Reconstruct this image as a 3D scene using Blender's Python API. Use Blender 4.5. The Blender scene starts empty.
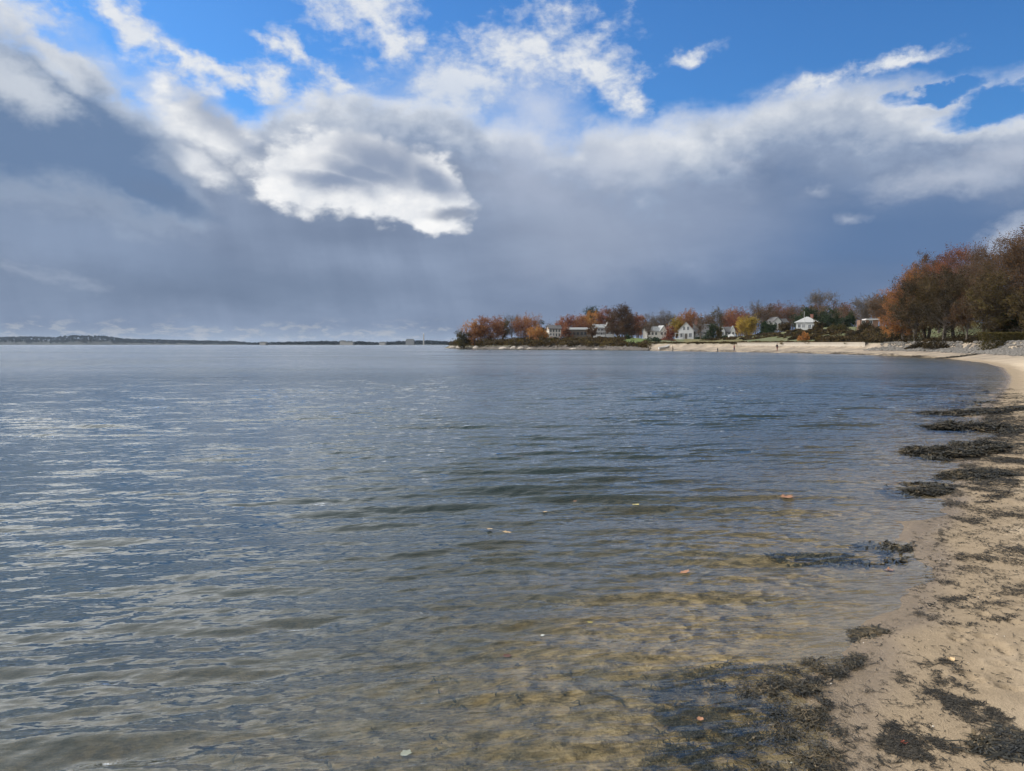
import bpy, bmesh, math, random
import numpy as np
from mathutils import Vector, Matrix, noise as mnoise

C = bpy.context.scene
RAD = math.radians
# ------------------------------------------------------------------ camera
CAM_H = 1.9
FOCAL_PX, W_PX, H_PX = 760.0, 1024, 771
PITCH = math.atan((385.5 - 344.4) / FOCAL_PX)
cam_data = bpy.data.cameras.new("camera")
cam_data.sensor_width = 36.0
cam_data.lens = 36.0 * FOCAL_PX / W_PX
cam_data.clip_start = 0.05
cam_data.clip_end = 30000
cam = bpy.data.objects.new("camera", cam_data)
cam.location = (0, 0, CAM_H)
cam.rotation_euler = (RAD(90) - PITCH, 0, 0)
C.collection.objects.link(cam)
C.camera = cam
C.render.resolution_x, C.render.resolution_y = W_PX, H_PX

# ------------------------------------------------------------------ render settings
C.render.engine = 'CYCLES'
C.view_settings.view_transform = 'Standard'
C.view_settings.look = 'None'
C.view_settings.exposure = 0.0
C.view_settings.gamma = 1.0
C.view_settings.use_curve_mapping = False
C.cycles.use_denoising = True
C.cycles.use_adaptive_sampling = True
C.cycles.adaptive_threshold = 0.025
C.cycles.max_bounces = 6
C.cycles.diffuse_bounces = 2
C.cycles.glossy_bounces = 3
C.cycles.transparent_max_bounces = 12
C.cycles.transmission_bounces = 4
C.cycles.volume_bounces = 0
C.cycles.caustics_reflective = False
C.cycles.caustics_refractive = False
C.cycles.sample_clamp_indirect = 4.0

SUN_AZ, SUN_EL = -62.0, 31.0          # degrees from the view direction (+Y), left is negative


def px_dir(x, y):
    """unit view direction through a pixel of the photograph"""
    a, b = (x - 512.0) / FOCAL_PX, (385.5 - y) / FOCAL_PX
    cp, sp = math.cos(PITCH), math.sin(PITCH)
    v = Vector((a, cp + b * sp, -sp + b * cp))
    return v.normalized()


def on_level(x, y, z=0.0):
    """where the ray through a pixel meets the level z"""
    d = px_dir(x, y)
    t = (z - CAM_H) / d.z
    return d.x * t, d.y * t


def at_dist(x, y, Y):
    """point on the ray through a pixel at distance Y along the view axis"""
    d = px_dir(x, y)
    t = Y / d.y
    return d.x * t, Y, CAM_H + d.z * t


# ------------------------------------------------------------------ node helper
class V:
    """a node socket (or number) with arithmetic"""
    tree = None

    def __init__(self, s): self.s = s

    @staticmethod
    def put(sock, v):
        if isinstance(v, V): v = v.s
        if isinstance(v, bpy.types.NodeSocket): V.tree.links.new(v, sock)
        else: sock.default_value = v

    @staticmethod
    def m(op, *a, clamp=False):
        n = V.tree.nodes.new('ShaderNodeMath'); n.operation = op; n.use_clamp = clamp
        for i, v in enumerate(a): V.put(n.inputs[i], v)
        return V(n.outputs[0])

    def __add__(a, b): return V.m('ADD', a, b)
    def __radd__(a, b): return V.m('ADD', b, a)
    def __sub__(a, b): return V.m('SUBTRACT', a, b)
    def __rsub__(a, b): return V.m('SUBTRACT', b, a)
    def __mul__(a, b): return V.m('MULTIPLY', a, b)
    def __rmul__(a, b): return V.m('MULTIPLY', b, a)
    def __truediv__(a, b): return V.m('DIVIDE', a, b)


def vmax(a, b): return V.m('MAXIMUM', a, b)
def vmin(a, b): return V.m('MINIMUM', a, b)
def clamp01(a): return V.m('ADD', a, 0.0, clamp=True)


def step(a, lo, hi):
    n = V.tree.nodes.new('ShaderNodeMapRange'); n.interpolation_type = 'SMOOTHSTEP'
    V.put(n.inputs[0], a)
    if isinstance(lo, (int, float)) and isinstance(hi, (int, float)) and lo > hi:
        n.inputs[1].default_value, n.inputs[2].default_value = hi, lo
        n.inputs[3].default_value, n.inputs[4].default_value = 1.0, 0.0
    else:
        V.put(n.inputs[1], lo); V.put(n.inputs[2], hi)
    return V(n.outputs[0])


def vec(x, y, z=0.0):
    n = V.tree.nodes.new('ShaderNodeCombineXYZ')
    for i, v in enumerate((x, y, z)): V.put(n.inputs[i], v)
    return V(n.outputs[0])


def sep(v):
    n = V.tree.nodes.new('ShaderNodeSeparateXYZ'); V.put(n.inputs[0], v)
    return [V(o) for o in n.outputs]


def fbm(p, scale, detail=6.0, rough=0.55, dist=0.0, dim='3D', color=False, lac=2.0):
    n = V.tree.nodes.new('ShaderNodeTexNoise'); n.noise_dimensions = dim
    V.put(n.inputs['Vector'], p)
    V.put(n.inputs['Scale'], scale); V.put(n.inputs['Detail'], detail)
    V.put(n.inputs['Roughness'], rough); V.put(n.inputs['Distortion'], dist)
    V.put(n.inputs['Lacunarity'], lac)
    return V(n.outputs[1 if color else 0])


def mixc(f, a, b, blend='MIX'):
    n = V.tree.nodes.new('ShaderNodeMix'); n.data_type = 'RGBA'; n.blend_type = blend
    V.put(n.inputs[0], f)
    for i, c in ((6, a), (7, b)):
        if isinstance(c, tuple) and len(c) == 3: c = (*c, 1.0)
        V.put(n.inputs[i], c)
    return V(n.outputs[2])


def curve(x, pts, lo, hi):
    """piecewise curve y(x); x in [lo, hi]"""
    n = V.tree.nodes.new('ShaderNodeFloatCurve')
    t = (x - lo) / (hi - lo) if isinstance(x, V) else x
    V.put(n.inputs['Value'], t)
    ys = [p[1] for p in pts]; y0, y1 = min(ys), max(ys)
    if y1 - y0 < 1e-6: y1 = y0 + 1
    c = n.mapping.curves[0]
    P = [((a - lo) / (hi - lo), (b - y0) / (y1 - y0)) for a, b in pts]
    c.points[0].location = P[0]; c.points[1].location = P[-1]
    for q in P[1:-1]: c.points.new(*q)
    n.mapping.update()
    return V(n.outputs[0]) * (y1 - y0) + y0


def ramp(x, stops):
    n = V.tree.nodes.new('ShaderNodeValToRGB')
    V.put(n.inputs[0], x)
    cr = n.color_ramp
    while len(cr.elements) < len(stops): cr.elements.new(0.5)
    for e, (p, c) in zip(cr.elements, stops):
        e.position = p; e.color = (*c, 1.0) if len(c) == 3 else c
    return V(n.outputs[0])


def lin(r, g, b):
    f = lambda c: (c / 255 / 12.92) if c / 255 <= 0.04045 else ((c / 255 + 0.055) / 1.055) ** 2.4
    return (f(r), f(g), f(b))


# ------------------------------------------------------------------ sky: Nishita plus a bank of cumulus, laid out by compass direction
SKY_STRENGTH = 0.10
world = bpy.data.worlds.new("World")
C.world = world
world.use_nodes = True
world.cycles.sampling_method = 'MANUAL'
world.cycles.sample_map_resolution = 256


def build_sky():
    V.tree = t = world.node_tree
    t.nodes.clear()
    out = t.nodes.new('ShaderNodeOutputWorld')
    bg = t.nodes.new('ShaderNodeBackground')
    bg.inputs[1].default_value = SKY_STRENGTH
    sky = t.nodes.new('ShaderNodeTexSky')
    sky.sky_type = 'NISHITA'; sky.sun_disc = False
    sky.sun_elevation = RAD(SUN_EL); sky.sun_rotation = RAD(SUN_AZ)
    sky.air_density = 1.0; sky.dust_density = 0.3; sky.ozone_density = 2.5
    tc = t.nodes.new('ShaderNodeTexCoord')
    D = V(tc.outputs['Generated'])
    dx, dy, dz = sep(D)
    DEG = 57.29578
    az = V.m('ARCTAN2', dx, dy) * DEG
    el = V.m('ARCSINE', dz) * DEG
    el = vmax(el, 0.0 - el)                                    # mirrored below the horizon
    col = mixc(1.0, V(sky.outputs[0]), SKY_TINT, 'MULTIPLY')
    K = 1.0 / SKY_STRENGTH

    def A(x, y):                                               # pixel of the photo -> azimuth, elevation
        d = px_dir(x, y)
        return math.degrees(math.atan2(d.x, d.y)), math.degrees(math.asin(d.z))

    # turbulence: the coordinates are stirred before the cloud outlines are evaluated
    P0 = vec(az * 0.1, el * 0.14, 0.0)
    w1 = fbm(P0, 0.9, 3, 0.5, color=True)
    w2 = fbm(P0, 3.1, 7, 0.62, color=True)
    a1, b1, _ = sep(w1); a2, b2, _ = sep(w2)
    wx = (a1 - 0.5) * 3.0 + (a2 - 0.5) * 3.4
    wy = (b1 - 0.5) * 2.0 + (b2 - 0.5) * 2.6
    u = az + wx
    v = el + wy
    ul = az + (a1 - 0.5) * 0.9 + (a2 - 0.5) * 1.7
    vl = el + (b1 - 0.5) * 0.6 + (b2 - 0.5) * 1.4
    # fine detail fields
    n_mid = fbm(vec(az * 0.1 + wx * 0.02, el * 0.15 + wy * 0.02, 3.7), 2.6, 6, 0.60)
    n_fine = fbm(vec(az * 0.1 + wx * 0.03, el * 0.16 + wy * 0.03, 9.1), 5.5, 6, 0.62)
    def billow(scale):
        n = V.tree.nodes.new('ShaderNodeTexVoronoi'); n.feature = 'SMOOTH_F1'; n.voronoi_dimensions = '3D'
        n.inputs['Smoothness'].default_value = 0.35
        V.put(n.inputs['Vector'], vec(ul * 0.1, vl * 0.13, 0.7)); n.inputs['Scale'].default_value = scale
        return 1.0 - V(n.outputs['Distance']) * 1.5
    puff = billow(3.4) * 0.6 + billow(7.5) * 0.4
    n_big = fbm(vec(az * 0.1, el * 0.16, 5.5), 0.8, 4, 0.5)
    # relief: same field shifted towards the sun gives lit and shaded sides
    n_sh = fbm(vec((az - 0.55) * 0.1 + wx * 0.02, (el + 0.55) * 0.15 + wy * 0.02, 3.7), 2.6, 6, 0.60)
    relief = (n_mid - n_sh) * 5.0

    def blob(x, y, rx, ry, rot=0.0, uu=None, vv=None):
        """1 in the middle, 0 at the rim, negative outside; pixel centre and radii"""
        c, e = A(x, y); s = 0.0745
        uu = u if uu is None else uu; vv = v if vv is None else vv
        du, dv = uu - c, vv - e
        ca, sa = math.cos(RAD(rot)), math.sin(RAD(rot))
        p = (du * ca + dv * sa) * (1 / (rx * s)); q = (dv * ca - du * sa) * (1 / (ry * s))
        return 1.0 - V.m('SQRT', p * p + q * q)

    def union(*bl):
        r = bl[0]
        for b in bl[1:]: r = vmax(r, b)
        return r

    def over(base, c, alpha): return mixc(alpha, base, c)
    G = lambda r, g, b: tuple(k * K for k in lin(r, g, b))

    # --- 1 high wisps and torn puffs against the blue
    puffs = union(
        blob(125, 18, 62, 17, -40), blob(178, 58, 46, 12, -32), blob(225, 76, 36, 10, -15), blob(268, 84, 30, 20, -10),
        blob(12, 10, 42, 22, 0), blob(365, 5, 62, 30, 10), blob(395, 42, 40, 26, -40),
        blob(298, 48, 28, 12, -40), blob(343, 75, 18, 11, -30), blob(520, 55, 95, 40, 12), blob(595, 62, 62, 30, -38),
        blob(450, 90, 80, 34, 20), blob(690, 52, 46, 9, 15) - 0.35, blob(635, 100, 25, 14, -20), blob(275, 45, 22, 10, 0),
        blob(90, 66, 40, 8, -30), blob(900, 60, 60, 8, 5), blob(820, 78, 46, 8, 10), blob(335, 100, 50, 14, 0))
    pd = puffs + (n_fine - 0.5) * 2.2 + (n_mid - 0.5) * 1.3
    pa = step(pd, -0.22, 0.95) * 0.95
    pc = mixc(clamp01(step(pd, 0.2, 1.1) * 0.55 + relief * 0.25 + 0.25), G(205, 213, 226), G(236, 238, 240))
    col = over(col, pc, pa)
    # pale veil under the puffs
    veil = union(blob(430, 110, 170, 60, 0), blob(120, 70, 190, 26, -25))
    col = over(col, G(190, 204, 226), step(veil + (n_mid - 0.5) * 1.2, 0.0, 1.0) * 0.55)

    # --- 2 the great bank: everything under its ragged top edge
    top = [(-180, 300), (-70, 40)]
    edge_px = [(-140, -40), (0, 28), (60, 60), (120, 88), (180, 112), (225, 120), (265, 104), (330, 88), (400, 96), (470, 108),
               (535, 118), (560, 138), (585, 122), (620, 116), (665, 112), (700, 112), (745, 106), (775, 88), (815, 80),
               (860, 76), (930, 76), (985, 76), (1040, 66), (1150, 60)]
    pts = [(-180.0, 14.0), (-90.0, 22.0)] + [A(x, y) for x, y in edge_px] + [(70.0, 17.0), (110.0, 10.0), (180.0, 14.0)]
    edge = curve(az + (a2 - 0.5) * 2.2, pts, -180.0, 180.0)
    depth = edge - el + (n_mid - 0.5) * 2.6 + (n_fine - 0.5) * 1.5 + (b1 - 0.5) * 0.6
    hole = union(blob(990, 116, 62, 17, 3), blob(930, 96, 50, 10, 0) - 0.25)
    depth = depth - clamp01(hole + (n_fine - 0.5) * 1.1 + (n_mid - 0.5) * 0.8 + 0.2) * 4.0
    ba = step(depth, -0.7, 1.7)
    # how far down the bank (in degrees) before it turns to shaded grey; differs along the bank
    reach = curve(az, [(-180, 2.5), A(0, 0) and (-34.0, 2.2), (-20, 1.6), (-12, 2.6), (-4, 2.0), (0, 2.4), (3.5, 2.0), (8, 4.0), (14, 3.4), (20, 2.9), (28, 2.8), (36, 3.2), (180, 3.0)], -180.0, 180.0)
    sh = depth / reach
    sh = sh + (n_big - 0.5) * 1.3 - relief * 0.28 + (n_mid - 0.5) * 1.3 + (n_fine - 0.5) * 0.4 - (puff - 0.45) * 0.5
    tint = ramp(clamp01(sh * 0.4), [(0.0, G(232, 235, 240)), (0.16, G(216, 221, 229)), (0.36, G(184, 194, 210)), (0.62, G(148, 164, 190)), (1.0, G(124, 138, 164))])
    # the shaded base: grey violet in the middle, bluer to both sides, broad soft streaks
    soft = fbm(vec(az * 0.05, el * 0.16, 1.3), 1.4, 5, 0.5)
    basec = mixc(step(az + (n_big - 0.5) * 14, -2.0, 20.0), G(122, 138, 164), G(100, 124, 160))
    basec = mixc(step(blob(560, 255, 260, 130, 0, az, el), -0.1, 0.9), basec, G(122, 137, 163))
    basec = mixc(clamp01((soft - 0.36) * 2.8) * 0.75, basec, G(152, 168, 194))
    rain = fbm(vec(az * 0.12 + el * 0.03, el * 0.025, 6.1), 2.6, 4, 0.55)
    basec = mixc(clamp01((rain - 0.42) * 3.0) * 0.35, basec, G(100, 116, 144))
    basec = mixc(step(blob(880, 235, 210, 60, 8), 0.0, 0.9) * 0.75, basec, G(94, 122, 162))
    basec = mixc(step(blob(760, 290, 330, 40, 0), 0.0, 0.8) * 0.6, basec, G(94, 116, 150))
    basec = mixc(step(blob(200, 285, 330, 34, 0), 0.0, 0.8) * 0.45, basec, G(102, 120, 146))
    basec = mixc(step(blob(70, 235, 190, 38, -12), 0.0, 0.9) * 0.6, basec, G(140, 158, 186))
    basec = mixc(step(blob(690, 215, 170, 80, -8), 0.0, 1.0) * 0.55, basec, G(150, 164, 190))
    # a shaft of lit vapour below the gap
    basec = mixc(step(blob(580, 215, 130, 120, 20), 0.0, 1.0) * 0.55, basec, G(164, 175, 196))
    bankc = mixc(step(sh, 1.15, 2.5), tint, basec)
    # isolated lit heads inside the bank on the right
    heads = union(blob(960, 178, 66, 20, 6), blob(1000, 240, 46, 14, 25), blob(620, 150, 60, 34, -10), blob(820, 190, 26, 10, 0) - 0.35,
                  blob(1010, 160, 50, 16, 0), blob(735, 165, 26, 12, 0) - 0.3, blob(850, 218, 22, 10, 0) - 0.45)
    bankc = mixc(step(heads + (n_mid - 0.5) * 2.0 + (n_fine - 0.5) * 0.8, -0.3, 1.2) * 0.6, bankc, G(206, 212, 224))
    col = over(col, bankc, ba)

    # --- 3 bright shoulder and dark mass of the cloud on the left
    L = dict(uu=ul, vv=vl)
    shoulder = union(blob(215, 135, 110, 38, -30, **L), blob(60, 58, 120, 17, -30, **L), blob(300, 158, 60, 28, -15, **L), blob(205, 168, 52, 18, -30, **L))
    sd = shoulder + (n_mid - 0.5) * 0.6 + (n_fine - 0.5) * 0.6 + (puff - 0.45) * 0.5
    lc = mixc(clamp01(0.70 + relief * 0.22 + (n_fine - 0.5) * 0.7 + (puff - 0.45) * 0.45), G(160, 172, 192), G(246, 247, 248))
    lc = mixc(step(union(blob(222, 122, 50, 17, -36, **L), blob(165, 140, 30, 8, -44, **L)) + (n_mid - 0.5) * 0.6, -0.2, 0.9) * 0.75, lc, G(150, 163, 186))
    col = over(col, lc, step(sd, -0.12, 0.7))
    dark = union(blob(82, 130, 118, 60, -36, **L), blob(10, 124, 100, 66, -20, **L), blob(140, 180, 80, 26, -28, **L))
    dd = dark + (n_mid - 0.5) * 0.6 + (n_fine - 0.5) * 0.4
    dc = mixc(clamp01(step(dd, 0.0, 0.6)), G(172, 186, 206), G(106, 131, 166))
    dc = mixc(step(union(blob(22, 84, 56, 26, -24, **L), blob(65, 74, 34, 14, -35, **L)) + (n_mid - 0.5) * 0.9 + relief * 0.15, -0.1, 0.8) * 0.9, dc, G(206, 213, 223))
    col = over(col, dc, step(dd, -0.10, 0.55) * 0.95)
    tail = blob(178, 202, 56, 13, -22, **L) + (n_mid - 0.5) * 0.6
    col = over(col, G(108, 130, 162), step(tail, 0.0, 0.7) * 0.8)

    # --- 4 the bright cumulus in the middle, with its shaded core
    body = union(blob(368, 176, 104, 40, -8, **L), blob(350, 158, 52, 30, 0, **L), blob(425, 188, 54, 30, -20, **L), blob(418, 210, 50, 18, -18, **L), blob(300, 182, 44, 30, -10, **L))
    cd = body + (n_mid - 0.5) * 0.4 + (n_fine - 0.5) * 0.6 + (puff - 0.45) * 0.40 + 0.16
    core = union(blob(385, 162, 70, 27, -12, **L), blob(330, 182, 52, 13, -6, **L), blob(425, 176, 44, 17, -20, **L), blob(362, 173, 70, 16, -8, **L))
    cc = mixc(clamp01(0.80 + relief * 0.2 + (n_fine - 0.5) * 0.7 + (puff - 0.45) * 0.5), G(190, 199, 213), G(250, 250, 250))
    cc = mixc(step(core + (n_mid - 0.5) * 0.6 - (puff - 0.45) * 0.25, -0.25, 0.95) * 0.88, cc, G(124, 142, 172))
    cc = mixc(step(blob(455, 213, 36, 9, 4, **L) + (n_mid - 0.5) * 0.5, -0.1, 0.8) * 0.8, cc, G(112, 129, 158))
    col = over(col, cc, step(cd, -0.03, 0.34))

    # --- 5 flat rows of far cumulus low over the water
    lowv = fbm(vec(az * 0.17 + (a1 - 0.5) * 0.6, el * 0.5 + (b1 - 0.5) * 0.9, 2.2), 3.6, 6, 0.66)
    zone = step(el, 2.3, 0.7) * step(el, -0.2, 0.3) * step(az + (n_big - 0.5) * 6, 4.0, -8.0)
    rows = step(lowv + zone * 0.06 - 0.03, 0.50, 0.66) * zone
    col = over(col, G(184, 185, 188), rows * 0.6)
    zone2 = step(union(blob(60, 275, 60, 7, -14), blob(20, 268, 40, 6, -10)) + (lowv - 0.5) * 2.0, -0.1, 1.2)
    col = over(col, G(160, 172, 192), zone2 * 0.45)
    warm = step(el, 1.5, 0.1) * step(az, 2.0, -9.0)
    col = over(col, G(170, 178, 188), warm * 0.34)
    # soft luminous haze over the left rim of the blue gap
    col = over(col, G(206, 214, 230), step(blob(535, 112, 58, 50, 0) + (n_mid - 0.5) * 0.6, -0.1, 1.1) * 0.8)
    col = over(col, G(190, 199, 218), step(blob(528, 172, 100, 56, 10) + (n_mid - 0.5) * 0.7, -0.1, 1.3) * 0.6)
    # --- 6 broken cover overhead and behind, above what the photograph shows: bright towards the sun, grey away from it
    n_top = fbm(D, 3.4, 4, 0.6)
    high = step(el + (n_big - 0.5) * 10.0, 25.5, 31.0)
    back = vmax(high, step(V.m('ABSOLUTE', az), 62.0, 80.0))
    side = step(az + (n_big - 0.5) * 30.0, 22.0, -30.0)
    C3 = lambda r, g, b: tuple(k * K for k in (r, g, b))
    tcol = mixc(side, G(132, 136, 144), C3(3.1, 3.2, 3.35))
    tcol = mixc(clamp01((n_top - 0.40) * 3.2) * 0.6, tcol, mixc(side, G(92, 99, 111), C3(0.45, 0.50, 0.58)))
    # thin bright cloud round the hidden sun
    sx, sy, sz = (math.sin(RAD(SUN_AZ)) * math.cos(RAD(SUN_EL)), math.cos(RAD(SUN_AZ)) * math.cos(RAD(SUN_EL)), math.sin(RAD(SUN_EL)))
    cosang = dx * sx + dy * sy + dz * sz
    glow = step(cosang, 0.66, 0.99)
    tcol = mixc(glow, tcol, C3(4.0, 4.0, 4.0))
    V.put(bg.inputs[0], col)
    bg2 = t.nodes.new('ShaderNodeBackground'); bg2.inputs[1].default_value = SKY_STRENGTH
    V.put(bg2.inputs[0], tcol)
    mix = t.nodes.new('ShaderNodeMixShader'); V.put(mix.inputs[0], back)
    t.links.new(bg.outputs[0], mix.inputs[1]); t.links.new(bg2.outputs[0], mix.inputs[2]); t.links.new(mix.outputs[0], out.inputs[0])


SKY_TINT = (0.47, 0.94, 1.42)
build_sky()

# ------------------------------------------------------------------ sun
sun_data = bpy.data.lights.new("sun", 'SUN')
sun_data.energy = 3.4
sun_data.angle = RAD(0.6)
sun_data.color = (1.0, 0.94, 0.85)
sun = bpy.data.objects.new("sun", sun_data)
sd_ = Vector((math.sin(RAD(SUN_AZ)) * math.cos(RAD(SUN_EL)), math.cos(RAD(SUN_AZ)) * math.cos(RAD(SUN_EL)), math.sin(RAD(SUN_EL))))
sun.rotation_euler = sd_.to_track_quat('Z', 'Y').to_euler()
sun.location = (0, 0, 50)
C.collection.objects.link(sun)

# ------------------------------------------------------------------ mesh helpers
rng = np.random.default_rng(7)


def mesh_from(name, verts, faces_list, mats, mat_idx=None, attrs=None, smooth=False):
    """faces_list: list of (n,k) index arrays"""
    me = bpy.data.meshes.new(name)
    verts = np.asarray(verts, dtype=np.float32)
    me.vertices.add(len(verts)); me.vertices.foreach_set('co', verts.ravel())
    loops = np.concatenate([f.ravel() for f in faces_list]).astype(np.int32)
    tot = np.concatenate([np.full(len(f), f.shape[1], np.int32) for f in faces_list])
    start = np.concatenate([[0], np.cumsum(tot)[:-1]]).astype(np.int32)
    me.loops.add(len(loops)); me.loops.foreach_set('vertex_index', loops)
    me.polygons.add(len(tot)); me.polygons.foreach_set('loop_start', start)
    me.polygons.foreach_set('loop_total', tot)
    if mat_idx is not None: me.polygons.foreach_set('material_index', np.asarray(mat_idx, np.int32))
    me.polygons.foreach_set('use_smooth', np.full(len(tot), smooth, bool))
    for m in mats: me.materials.append(m)
    for nm, (dom, arr) in (attrs or {}).items():
        a = me.attributes.new(nm, 'FLOAT', dom); a.data.foreach_set('value', np.asarray(arr, np.float32))
    me.update(calc_edges=True); me.validate()
    return me


class MB:
    """collects shapes into one mesh"""

    def __init__(s):
        s.v, s.f, s.n, s.tone = [], [], 0, []

    def add(s, verts, faces, tone=0.5):
        verts = np.asarray(verts, float).reshape(-1, 3); faces = np.asarray(faces, int)
        s.v.append(verts); s.f.append(faces + s.n); s.n += len(verts)
        s.tone.append(np.broadcast_to(np.asarray(tone, float), (len(faces),)))

    def box(s, x0, y0, z0, x1, y1, z1, M=None, tone=0.5):
        v = np.array([(x, y, z) for z in (z0, z1) for y in (y0, y1) for x in (x0, x1)], float)
        if M is not None: v = np.array([M @ Vector(p) for p in v])
        s.add(v, [(0, 2, 3, 1), (4, 5, 7, 6), (0, 1, 5, 4), (2, 6, 7, 3), (0, 4, 6, 2), (1, 3, 7, 5)], tone)

    def prism(s, prof, y0, y1, axis='y', tone=0.5):
        """polygon (x,z) pushed along y (or (y,z) along x)"""
        n = len(prof)
        if axis == 'y': v = [(p[0], y, p[1]) for y in (y0, y1) for p in prof]
        else: v = [(y, p[0], p[1]) for y in (y0, y1) for p in prof]
        s.poly(v, [tuple(range(n)), tuple(range(2 * n - 1, n - 1, -1))] + [(i, (i + 1) % n, n + (i + 1) % n, n + i) for i in range(n)], tone)

    def poly(s, verts, faces, tone=0.5):
        base = s.n
        s.v.append(np.asarray(verts, float)); s.n += len(verts)
        for f in faces:
            s.f.append(np.asarray([f], int) + base); s.tone.append(np.array([tone]))

    def tube(s, pts, rad, sides=5, tone=0.5):
        pts = np.asarray(pts, float); k = len(pts)
        rad = np.broadcast_to(np.asarray(rad, float), (k,))
        d = np.gradient(pts, axis=0); d /= np.linalg.norm(d, axis=1)[:, None] + 1e-9
        up = np.where(np.abs(d[:, 2:3]) < 0.9, np.array([[0, 0, 1.0]]), np.array([[1.0, 0, 0]]))
        a = np.cross(d, up); a /= np.linalg.norm(a, axis=1)[:, None] + 1e-9
        b = np.cross(d, a)
        ang = np.linspace(0, 2 * math.pi, sides, endpoint=False)
        v = pts[:, None] + rad[:, None, None] * (a[:, None] * np.cos(ang)[None, :, None] + b[:, None] * np.sin(ang)[None, :, None])
        i = np.arange(k - 1)[:, None] * sides; j = np.arange(sides)[None]
        f = np.stack([i + j, i + (j + 1) % sides, i + sides + (j + 1) % sides, i + sides + j], -1).reshape(-1, 4)
        s.add(v.reshape(-1, 3), f, tone)

    def tubes(s, P, rad, sides=3, tone=0.5):
        """many tubes at once: P (n,k,3), rad (n,k) or (k,)"""
        P = np.asarray(P, float); n, k, _ = P.shape
        rad = np.broadcast_to(np.asarray(rad, float), (n, k))
        d = np.gradient(P, axis=1); d /= np.linalg.norm(d, axis=2)[..., None] + 1e-9
        up = np.where(np.abs(d[..., 2:3]) < 0.9, np.array([0, 0, 1.0]), np.array([1.0, 0, 0]))
        a = np.cross(d, up); a /= np.linalg.norm(a, axis=2)[..., None] + 1e-9
        b = np.cross(d, a)
        ang = np.linspace(0, 2 * math.pi, sides, endpoint=False)
        v = P[:, :, None] + rad[:, :, None, None] * (a[:, :, None] * np.cos(ang)[:, None] + b[:, :, None] * np.sin(ang)[:, None])
        t = np.arange(n)[:, None, None] * (k * sides); i = np.arange(k - 1)[None, :, None] * sides; j = np.arange(sides)[None, None]
        f = np.stack([t + i + j, t + i + (j + 1) % sides, t + i + sides + (j + 1) % sides, t + i + sides + j], -1).reshape(-1, 4)
        s.add(v.reshape(-1, 3), f, tone)

    def mesh(s, name, mats, smooth=False, origin=None):
        V_ = np.concatenate(s.v)
        if origin is not None: V_ = V_ - np.asarray(origin)
        by = {}
        for f, t in zip(s.f, s.tone):
            by.setdefault(f.shape[1], [[], []]); by[f.shape[1]][0].append(f); by[f.shape[1]][1].append(t)
        F = [np.concatenate(a) for a, _ in by.values()]; T = np.concatenate([np.concatenate(b) for _, b in by.values()])
        return mesh_from(name, V_, F, mats if isinstance(mats, list) else [mats], attrs={'tone': ('FACE', T)}, smooth=smooth)


def link(name, me, parent=None, loc=None):
    o = bpy.data.objects.new(name, me); C.collection.objects.link(o)
    if parent is not None: o.parent = parent
    if loc is not None: o.location = loc
    return o


def thing(name, label, cat, loc=(0, 0, 0), rotz=0.0, group=None):
    o = bpy.data.objects.new(name, None); C.collection.objects.link(o)
    o.location = loc; o.rotation_euler = (0, 0, rotz); o.empty_display_size = 0.3
    return tag(o, label, cat, group)


def tag(o, label, cat, group=None):
    o['label'] = label; o['category'] = cat
    if group: o['group'] = group
    return o


def kind(o, k, label=None, cat=None):
    o['kind'] = k
    if label: tag(o, label, cat)
    return o


def material(name):
    m = bpy.data.materials.new(name); m.use_nodes = True
    t = m.node_tree; t.nodes.clear(); V.tree = t
    o = t.nodes.new('ShaderNodeOutputMaterial')
    return m, t, o


def bsdf(t, o, color, rough=0.8, spec=0.3, bump=None, bump_d=0.02, normal=None):
    p = t.nodes.new('ShaderNodeBsdfPrincipled')
    if isinstance(color, tuple): color = (*color[:3], 1.0)
    V.put(p.inputs['Base Color'], color); V.put(p.inputs['Roughness'], rough)
    p.inputs['Specular IOR Level'].default_value = spec
    if bump is not None:
        b = t.nodes.new('ShaderNodeBump'); b.inputs['Distance'].default_value = bump_d
        b.inputs['Strength'].default_value = 1.0
        V.put(b.inputs['Height'], bump); t.links.new(b.outputs[0], p.inputs['Normal'])
    t.links.new(p.outputs[0], o.inputs[0])
    return p


def attr(name):
    n = V.tree.nodes.new('ShaderNodeAttribute'); n.attribute_name = name
    return V(n.outputs['Fac'])


def objpos():
    n = V.tree.nodes.new('ShaderNodeTexCoord'); return V(n.outputs['Object'])


def worldpos():
    n = V.tree.nodes.new('ShaderNodeNewGeometry'); return V(n.outputs['Position'])


def simple(name, col, rough=0.8, var=0.25, scale=2.0, spec=0.3, bump=0.0):
    """painted, weathered surface with a little unevenness"""
    m, t, o = material(name)
    n = fbm(objpos(), scale, 5, 0.6)
    c = mixc(n, tuple(k * (1 - var) for k in col), tuple(min(1, k * (1 + var)) for k in col))
    bsdf(t, o, c, rough, spec, n if bump else None, bump or 0.01)
    return m


def leafmat(name, stops, trans=0.35):
    """foliage: every leaf has its own tone of the season"""
    m, t, o = material(name)
    c = ramp(attr('tone'), stops)
    d = t.nodes.new('ShaderNodeBsdfDiffuse'); V.put(d.inputs[0], c)
    tr = t.nodes.new('ShaderNodeBsdfTranslucent'); V.put(tr.inputs[0], c)
    mx = t.nodes.new('ShaderNodeMixShader'); mx.inputs[0].default_value = trans
    t.links.new(d.outputs[0], mx.inputs[1]); t.links.new(tr.outputs[0], mx.inputs[2])
    t.links.new(mx.outputs[0], o.inputs[0])
    return m


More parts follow.
